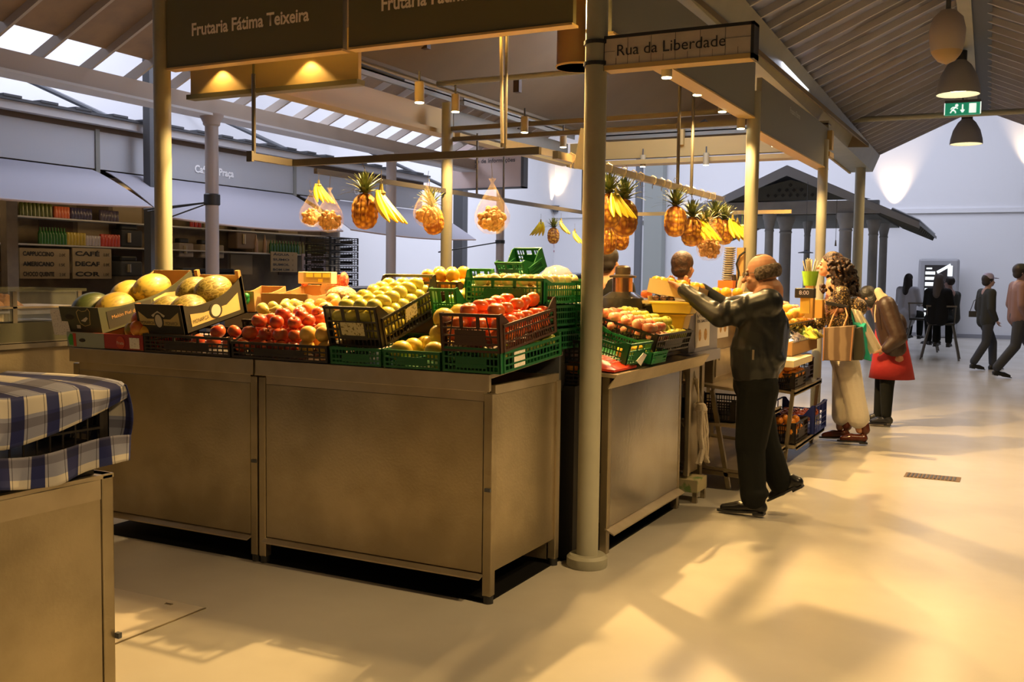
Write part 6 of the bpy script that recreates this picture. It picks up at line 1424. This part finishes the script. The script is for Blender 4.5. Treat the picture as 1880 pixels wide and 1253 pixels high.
# phone/tablet + bags
q=MB(); q.prism([K(1516,553,-.30),K(1556,562,-.30),K(1556,566,-.30),K(1516,560,-.30)],(0,.10,.0)); one('wallet',q,mat('dark_wallet',(.04,.04,.045),.3),'dark flat wallet in the hand of the curly-haired person','wallet',smooth=False)
def bag(name,label,c0,pxs,m,d,ht=None):
    t=thing(name,label,'bag',K(*c0))
    pts=[K(x,y,dy) for x,y,dy in pxs]; n=V((.0,d,0));h_=len(pts)
    q=MB(); q.prism(pts,n); build('bag_body',q,m,t,False,.006)
    return t
tb=bag('shopping_bag','brown paper shopping bag with orange handles on the arm of the curly-haired person',(1530,665),((1512,602,-.42),(1568,598,-.42),(1562,664,-.42),(1510,662,-.42)),pattern(mat('brown_bag',(.16,.10,.06),.5),'wave',3,(.30,.21,.13),.3,.7,.2,dist=3),.14)
for x0,x1 in ((1522,1538),(1548,1552)):
    q=MB(); q.tube([K(x0,602,-.40),K(x0+8,580,-.36),K(x1,566,-.30)],.008,8); build('handle',q,mat('bag_handle%d'%x0,(.50,.22,.08),.6),tb)
for xx in (1513,1566): q=MB(); q.bar(K(xx,601,-.425),K(xx-(2 if xx<1520 else 5),663,-.425),.004,.012,up=(1,0,0)); build('seam',q,mat('bag_seam%d'%xx,(.45,.22,.10),.6),tb,False)
bag('shopping_bag','dark green-edged shopping bag behind the brown one',(1575,660),((1566,604,-.36),(1582,600,-.36),(1586,650,-.36),(1583,662,-.36),(1566,662,-.36)),mat('olive_bag',(.05,.045,.025),.6),.10)
bag('shopping_bag','teal green shopping bag between the dark and cream bags',(1590,660),((1562,570,-.26),(1568,592,-.26),(1590,594,-.26),(1592,640,-.26),(1600,664,-.26),(1585,660,-.26),(1583,604,-.30),(1566,600,-.26)),mat('teal_bag',(.02,.36,.26),.35,bump=.4,bs=20),.05)
t=thing('shopping_bag','cream cloth bag on the elbow of the curly-haired person','bag',K(1600,650,-.2))
q=MB(); q.grid(lambda a,b_:tuple(lerp(lerp(K(1562,566,-.22),K(1580,572,-.22),a),lerp(K(1590,655,-.2),K(1618,640,-.2),a),b_)+V((0,-.05*math.sin(PI*a)*math.sin(PI*b_)-.01*math.sin(a*14),0))),16,18,(0,.06,0)); build('bag_body',q,mat('cream_bag',(.66,.58,.42),.8,bump=.3,bs=20),t)
# ---------------------------------------------------------------- bending person in red apron and brown jacket
yb=10.9
def Q_(px,py,dy=0): return P(px,py,y=yb+dy)
t=thing('person','bending person in brown satin jacket and long red apron with black trainers','person',(-1.3,yb,0))
HC=Q_(1592,548,0);F=frame((-.75,.1,-.75),(-.6,0,.6));hp_,g=headprims(HC,F,1.0)
hpN=Q_(1645,660,-.09);hpF=Q_(1640,660,.09);shN=Q_(1628,560,-.16);shF=Q_(1622,560,.16);elN=Q_(1650,620,-.22);wrN=Q_(1622,640,-.24)
body=hp_+[('c',Q_(1612,556),HC,.05,.055),('c',Q_(1615,560),Q_(1645,650),.10,.11),('c',hpN,hpF,.09,.09)]+limb(shN,elN,wrN,(.045,.036,.027))+handprims(wrN,V((-1,0,-.3)),V((0,1,0)),.5,.9,1)+limb(shF,Q_(1620,620,.2),Q_(1600,640,.2),(.045,.036,.027))+limb(hpN,Q_(1628,710,-.09),Q_(1626,765,-.09),(.07,.05,.035))+limb(hpF,Q_(1618,710,.09),Q_(1612,765,.09),(.07,.05,.035))
blob('body',body,.008,SK,t,3)
blob('hair',[('e',g(0,-.03,.03),(.086,.095,.09),F.to_4x4()),('e',g(0,-.06,-.04),(.07,.06,.08),F.to_4x4()),('e',g(.04,-.02,-.06),(.05,.07,.09),F.to_4x4()),('e',g(-.04,-.02,-.06),(.05,.07,.09),F.to_4x4())],.01,mat('black_hair',(.012,.010,.008),.5,bump=.5,bs=60),t,2)
hd=mat('cream_hood',(.55,.42,.26),.9)
blob('hood',[('c',Q_(1612,535,-.10),Q_(1622,555,-.12),.04,.05),('c',Q_(1612,535,.05),Q_(1622,555,.1),.04,.05),('c',Q_(1622,548,-.1),Q_(1622,548,.1),.05,.05)],.012,hd,t,3)
q=MB(); q.tube([Q_(1608,560,-.24),Q_(1606,578,-.26),Q_(1607,592,-.26)],.007,6); build('hood_cord',q,hd,t)
bj=mat('brown_satin',(.035,.016,.009),.5,bump=.7,bs=9)
blob('jacket',[('c',shN,shF,.09,.09),('c',Q_(1625,570,-.08),Q_(1640,640,-.08),.13,.13),('c',Q_(1625,570,.08),Q_(1640,640,.08),.12,.12),('c',shN,elN,.09,.082),('c',elN,Q_(1628,640,-.24),.08,.055),('c',shF,Q_(1618,620,.2),.08,.07),('e',Q_(1648,600,-.05),(.09,.12,.14))],.011,bj,t,3)
am=mat('red_apron',(.30,.010,.010),.75,bump=.3,bs=16)
q=MB()
def ring(px,py,rx,ry,tw=0): return [Q_(px,py)+V((rx*math.cos(a*PI/12),ry*math.sin(a*PI/12),0)) for a in range(24)]
rs=[ring(1634,600,.14,.16),ring(1636,640,.17,.18),ring(1637,670,.20,.19),ring(1637,695,.225,.20)]
vs=[p_ for r_ in rs for p_ in r_];fs=[(i*24+k,i*24+(k+1)%24,(i+1)*24+(k+1)%24,(i+1)*24+k) for i in range(3) for k in range(24)]
q.add(vs,fs); o=build('apron',q,am,t); sm_=o.modifiers.new('thick','SOLIDIFY');sm_.thickness=.006
blob('leggings',[('c',Q_(1630,680,-.09),Q_(1628,715,-.09),.085,.07),('c',Q_(1628,715,-.09),Q_(1627,762,-.09),.07,.052),('c',Q_(1622,680,.09),Q_(1618,715,.09),.085,.07),('c',Q_(1618,715,.09),Q_(1613,762,.09),.07,.052)],.011,pm,t,3)
shoe(t,G(1632,776,yb-.09),G(1594,778,yb-.12),M['black'],h=.06,w=.045);shoe(t,G(1614,768,yb+.09),G(1590,770,yb+.07),M['black'],h=.06,w=.045)
q=MB(); q.tube([G(1634,779,yb-.09),G(1612,781,yb-.1),G(1595,780,yb-.12)],[.03,.028,.024],8); build('white_sole',q,M['prw'],t)
# ---------------------------------------------------------------- sellers behind the counter
def standing(name_label,px,pyt,y,facing,top,hair,hairlong=False,h=None,par={},skin=SK,vox=.012,arms=None,legs=None,cap=None,capc=None,trous=None,shoem=None,base_px=None,swing=0,coatlen=.9):
    """upright figure: px/pyt = top of head in the photo; depth y"""
    p=P(px,pyt,y=y);Ht=p.z if h is None else h;x=p.x if base_px is None else P(base_px,600,y=y).x
    k=Ht/1.72;f=V(facing).normalized();l=V((-f.y,f.x,0));up=V((0,0,1));o_=V((x,y,0))
    t=thing('person',name_label,'person',o_)
    W=lambda a,b_,c:o_+l*a*k+f*b_*k+up*c*k
    HC=W(0,.02,1.615);F=frame(f,up);hp_,g=headprims(HC,F,k)
    sL,sR=W(.18,-.01,1.40),W(-.18,-.01,1.40)
    if arms is None: arms=((W(.235,-.04,1.12),W(.22,.08,.90)),(W(-.235,-.04,1.12),W(-.22,.08,.90)))
    else: arms=tuple((W(*a),W(*b_)) for a,b_ in arms)
    kL=W(.09,swing+.03,.5);kR=W(-.09,-swing*.5+.05,.5);aL=W(.09,swing*1.3,.09);aR=W(-.09,-swing*1.5,.09+abs(swing)*.25)
    body=hp_+[('c',W(0,0,1.43),HC-up*.05,.05*k,.05*k),('c',W(0,0,1.40),W(0,0,1.02),.10*k,.10*k),('c',W(.08,0,.94),W(-.08,0,.94),.09*k,.09*k)]
    for s_,(e,w_) in zip((sL,sR),arms): body+=limb(s_,e,w_,(.045*k,.035*k,.026*k))+handprims(w_,(w_-e),f if abs(f.dot((w_-e).normalized()))<.9 else up,.5,.95*k,1)
    body+=limb(W(.09,0,.92),kL,aL,(.075*k,.05*k,.035*k))+limb(W(-.09,0,.92),kR,aR,(.075*k,.05*k,.035*k))
    blob('body',body,vox*.75,skin,t,3)
    hm=[('e',g(0,-.03,.032),(.094*k,.102*k,.10*k),F.to_4x4()),('e',g(0,-.055,-.03),(.084*k,.066*k,.07*k),F.to_4x4())]
    if hairlong: hm+=[('c',g(0,-.07,-.02),g(0,-.10,-.22),.075*k,.06*k),('c',g(.05,-.05,-.05),g(.06,-.05,-.25),.04*k,.03*k),('c',g(-.05,-.05,-.05),g(-.06,-.05,-.25),.04*k,.03*k)]
    blob('hair',hm,vox*.8,hair,t,2)
    tp=[('c',sL,sR,.078*k,.078*k),('c',W(.07,0,1.33),W(.07,0,coatlen+.06),.12*k,.13*k),('c',W(-.07,0,1.33),W(-.07,0,coatlen+.06),.12*k,.13*k)]
    for s_,(e,w_) in zip((sL,sR),arms): tp+=[('c',s_,e,.078*k,.062*k),('c',e,lerp(e,w_,.88),.062*k,.046*k)]
    blob('top',tp,vox,top,t,3)
    tr=trous or pm
    blob('trousers',[('c',W(.06,0,.95),W(-.06,0,.95),.12*k,.12*k),('c',W(.09,0,.9),kL,.105*k,.078*k),('c',kL,aL+up*.03,.078*k,.07*k),('c',W(-.09,0,.9),kR,.105*k,.078*k),('c',kR,aR+up*.03,.078*k,.07*k)],vox,tr,t,3)
    for a in (aL,aR):
        b_=a-up*(.08*k)-f*.04*k; b_.z=max(.01,b_.z); e=b_+f*.25*k; e.z=.01; shoe(t,b_,e,shoem or M['black'],h=.05)
    if cap:
        q=MB(); q.lathe([(.094*k,.035),(.096*k,.06),(.085*k,.10),(.055*k,.128),(.0,.135)],HC-f*.012,20); build('cap',q,capc,t)
        if cap==2: q=MB(); q.prism([HC+f*.08+l*.07+up*.045,HC+f*.15+l*.045+up*.035,HC+f*.15-l*.045+up*.035,HC+f*.08-l*.07+up*.045],up*.008); build('cap_peak',q,capc,t,False)
    return t
blk=spec(mat('black_cloth',(.012,.012,.013),.85),.12); brh=mat('brown_hair',(.022,.009,.005),.6,col2=(.07,.028,.012),ns=30,bump=.6,bs=60); dkh=mat('dark_hair',(.02,.014,.012),.6)
standing('seller in black behind the copper-collared appliance, half hidden by the front column',1116,455,7.6,(.2,1,0),blk,dkh,arms=((( .24,.0,1.12),(.18,.22,1.05)),((-.24,.0,1.12),(-.18,.22,1.05))))
standing('seller with short brown hair seen from behind the held tray',1254,466,8.1,(.35,.9,0),blk,brh)
# ---------------------------------------------------------------- people in the far hall
lil=mat('lilac_cap_cloth',(.36,.33,.50),.8);rust=mat('rust_jacket',(.22,.12,.10),.7);jean=mat('dark_jeans',(.04,.044,.055),.85);khk=mat('dark_green_coat',(.028,.030,.028),.85)
standing('walking person in dark coat with lilac cap near the back wall',1814,505,18.7,(.85,.5,0),khk,dkh,skin=SKF,cap=2,capc=lil,trous=jean,swing=.16,coatlen=.82,vox=.016)
standing('walking person in rust-brown jacket and dark cap at the right edge',1872,487,17.4,(.9,.35,0),rust,dkh,skin=SKF,cap=1,capc=mat('dark_cap_cloth',(.03,.035,.03),.9),trous=jean,swing=.2,coatlen=.86,vox=.016,base_px=1868)
q=MB(); c=P(1787,577,y=18.5); q.box(c-V((.07,.03,.05)),c+V((.05,.03,.05))); q.tube([c+V((-.05,0,.05)),c+V((.0,0,.22)),c+V((.10,0,.30))],.006,6); one('handbag',q,M['black'],'small black handbag held by the person with the lilac cap','bag',smooth=False)
def seated(label,px,pyt,y,facing,top,hair,long=True,sh=.68,trous=None,skirt=None):
    p=P(px,pyt,y=y);x=p.x;Ht=p.z;f=V(facing).normalized();l=V((-f.y,f.x,0));up=V((0,0,1));o_=V((x,y,0));t=thing('person',label,'person',o_)
    W=lambda a,b_,c:o_+l*a+f*b_+up*c
    hz=sh+.10;HC=W(0,.04,Ht-.11);F=frame(f,up);hp_,g=headprims(HC,F,1)
    sz=Ht-.33
    body=hp_+[('c',W(0,0,sz+.04),HC-up*.05,.05,.05),('c',W(0,0,sz),W(0,0,hz),.10,.11)]
    for a in (-1,1): body+=limb(W(a*.18,0,sz-.02),W(a*.23,.06,sz-.28),W(a*.14,.28,sz-.34),(.045,.036,.027))+handprims(W(a*.14,.28,sz-.34),f,up*-1,.4,.95,1)+limb(W(a*.09,0,hz),W(a*.11,.42,hz-.02),W(a*.12,.38,hz-.46),(.075,.055,.035))
    blob('body',body,.012,SKF,t,3)
    hm=[('e',g(0,-.025,.03),(.086,.098,.092),F.to_4x4())]
    if long: hm+=[('c',g(0,-.06,.0),g(0,-.10,-.28),.085,.09),('c',g(.05,-.04,-.05),g(.07,-.06,-.28),.045,.04),('c',g(-.05,-.04,-.05),g(-.07,-.06,-.28),.045,.04)]
    blob('hair',hm,.012,hair,t,2)
    tp=[('c',W(.17,0,sz-.02),W(-.17,0,sz-.02),.08,.08),('c',W(.07,0,sz-.06),W(.07,-.02,hz),.12,.14),('c',W(-.07,0,sz-.06),W(-.07,-.02,hz),.12,.14)]
    for a in (-1,1): tp+=[('c',W(a*.18,0,sz-.02),W(a*.23,.06,sz-.28),.078,.065),('c',W(a*.23,.06,sz-.28),W(a*.155,.25,sz-.335),.065,.048)]
    if skirt: tp+=[('c',W(0,-.05,hz-.02),W(0,-.03,hz-.12),.17,.19)]
    blob('coat',tp,.015,top,t,3)
    blob('trousers',[('c',W(a*.09,0,hz),W(a*.11,.42,hz-.02),.10,.08) for a in (-1,1)]+[('c',W(a*.11,.42,hz-.02),W(a*.12,.38,hz-.44),.08,.065) for a in (-1,1)],.015,trous or pm,t,3)
    for a in (-1,1): b_=W(a*.12,.34,hz-.54); shoe(t,b_,b_+f*.24,M['black'],h=.05)
    return t
pale=mat('pale_coat',(.50,.50,.56),.9);lh=mat('long_brown_hair',(.07,.055,.05),.7)
seated('seated person in pale coat with long dark hair, back turned, near the screen',1668,503,23.2,(.35,1,0),pale,dkh,skirt=1)
seated('seated person in black with long wavy hair in front of the screen',1724,503,20.6,(.2,1,0),blk,lh)
seated('seated short-haired person in dark jacket turned left beside the long-haired one',1746,509,21.3,(-.75,.6,0),khk,dkh,long=False)
seated('dark-haired person far off above the green crates, left',868,503,18,(0,1,0),blk,dkh,long=False,sh=.5)
seated('dark-haired person far off beside the plastic dome',1043,500,19,(0,1,0),blk,dkh,long=False,sh=.5)
seated('dark-haired person far off touching the front column',1063,503,17.5,(0,1,0),blk,dkh,long=False,sh=.5)
for k in range(3):
    p=P((868,1043,1063)[k],503,y=(18,19,17.5)[k]); x=p.x;y=(18,19,17.5)[k]
    t=thing('bench_seat','dark seat block under the '+('left','middle','right')[k]+' far seated person behind the crates','seat',(x,y,0))
    q=MB(); q.box((x-.22,y-.25,.38),(x+.22,y+.2,.46)); build('seat',q,M['dark'],t,False)
    for a in (-.19,.19):
        for b_ in (-.22,.17): q=MB(); q.box((x+a-.015,y+b_-.015,0),(x+a+.015,y+b_+.015,.38)); build('leg',q,M['dark'],t,False)
# fruit templates never placed are removed
for k,e in FR.items():
    if e[2]==0:
        for c_ in list(e[0].children): bpy.data.objects.remove(c_)
        bpy.data.objects.remove(e[0])
# ================================================================ small pieces hang on the part that carries them
SUB={'latch':'front_panel','foot':'leg','pictogram':'sign_body','tile_joints':'tile_face','text_block':'screen_panel','bright_band':'screen_panel','glasses_arm':'glasses_rim','sole':('shoe','ankle_boot'),'eye':'body','hook':'leaf_crown','paper_label':'end_wall','number_field':'display_panel','hand_hole':'front_wall','emblem':'front_wall','round_emblem':'front_wall','red_print':'front_wall','green_print':'front_wall','symbol':'plate','caption':'plate','tub_rim':'tub_body','picture':'sheet','lens':'housing','lamp_cap':'lamp_shade','bulb':'lamp_shade','diffuser':'lamp_shade','cord':'wrapped_cord','price':'board','lettering':('board','tile_face','sheet','front_wall','display_body'),'handle':('lower_door','frame_panel'),'gold_band':('front_wall','side_wall'),'gold_patch':'side_wall','dark_patch':'side_wall','oval_emblem':('front_wall','side_wall'),'ribbon':'front_wall','lower_edge':'beam_body','roof_rib':'roof','spout':'body','zip_pull':'jacket','cap_peak':'cap','slots':'drain_frame','cover_edge':'cover_plate','string':('bag_film','bunch_stem'),'torn_label':'side_wall','arrow':'board','slat':'barrier_panel','lattice_hole':'pediment'}
def cen(o):
    b=o.bound_box;return V([sum(c[i] for c in b)/8 for i in range(3)])
kids={}
for o in list(bpy.data.objects):
    if o.parent: kids.setdefault(o.parent.name,[]).append(o)
for r,cs in kids.items():
    if 'label' not in bpy.data.objects[r].keys(): continue
    for c in cs:
        t_=SUB.get(c.name.split('.')[0])
        if not t_: continue
        if isinstance(t_,str): t_=(t_,)
        cand=[k for k in cs if k.name.split('.')[0] in t_ and k is not c]
        if cand:
            cc=cen(c); b_=min(cand,key=lambda k:(cen(k)-cc).length); c.parent=b_; c.matrix_parent_inverse=Matrix()
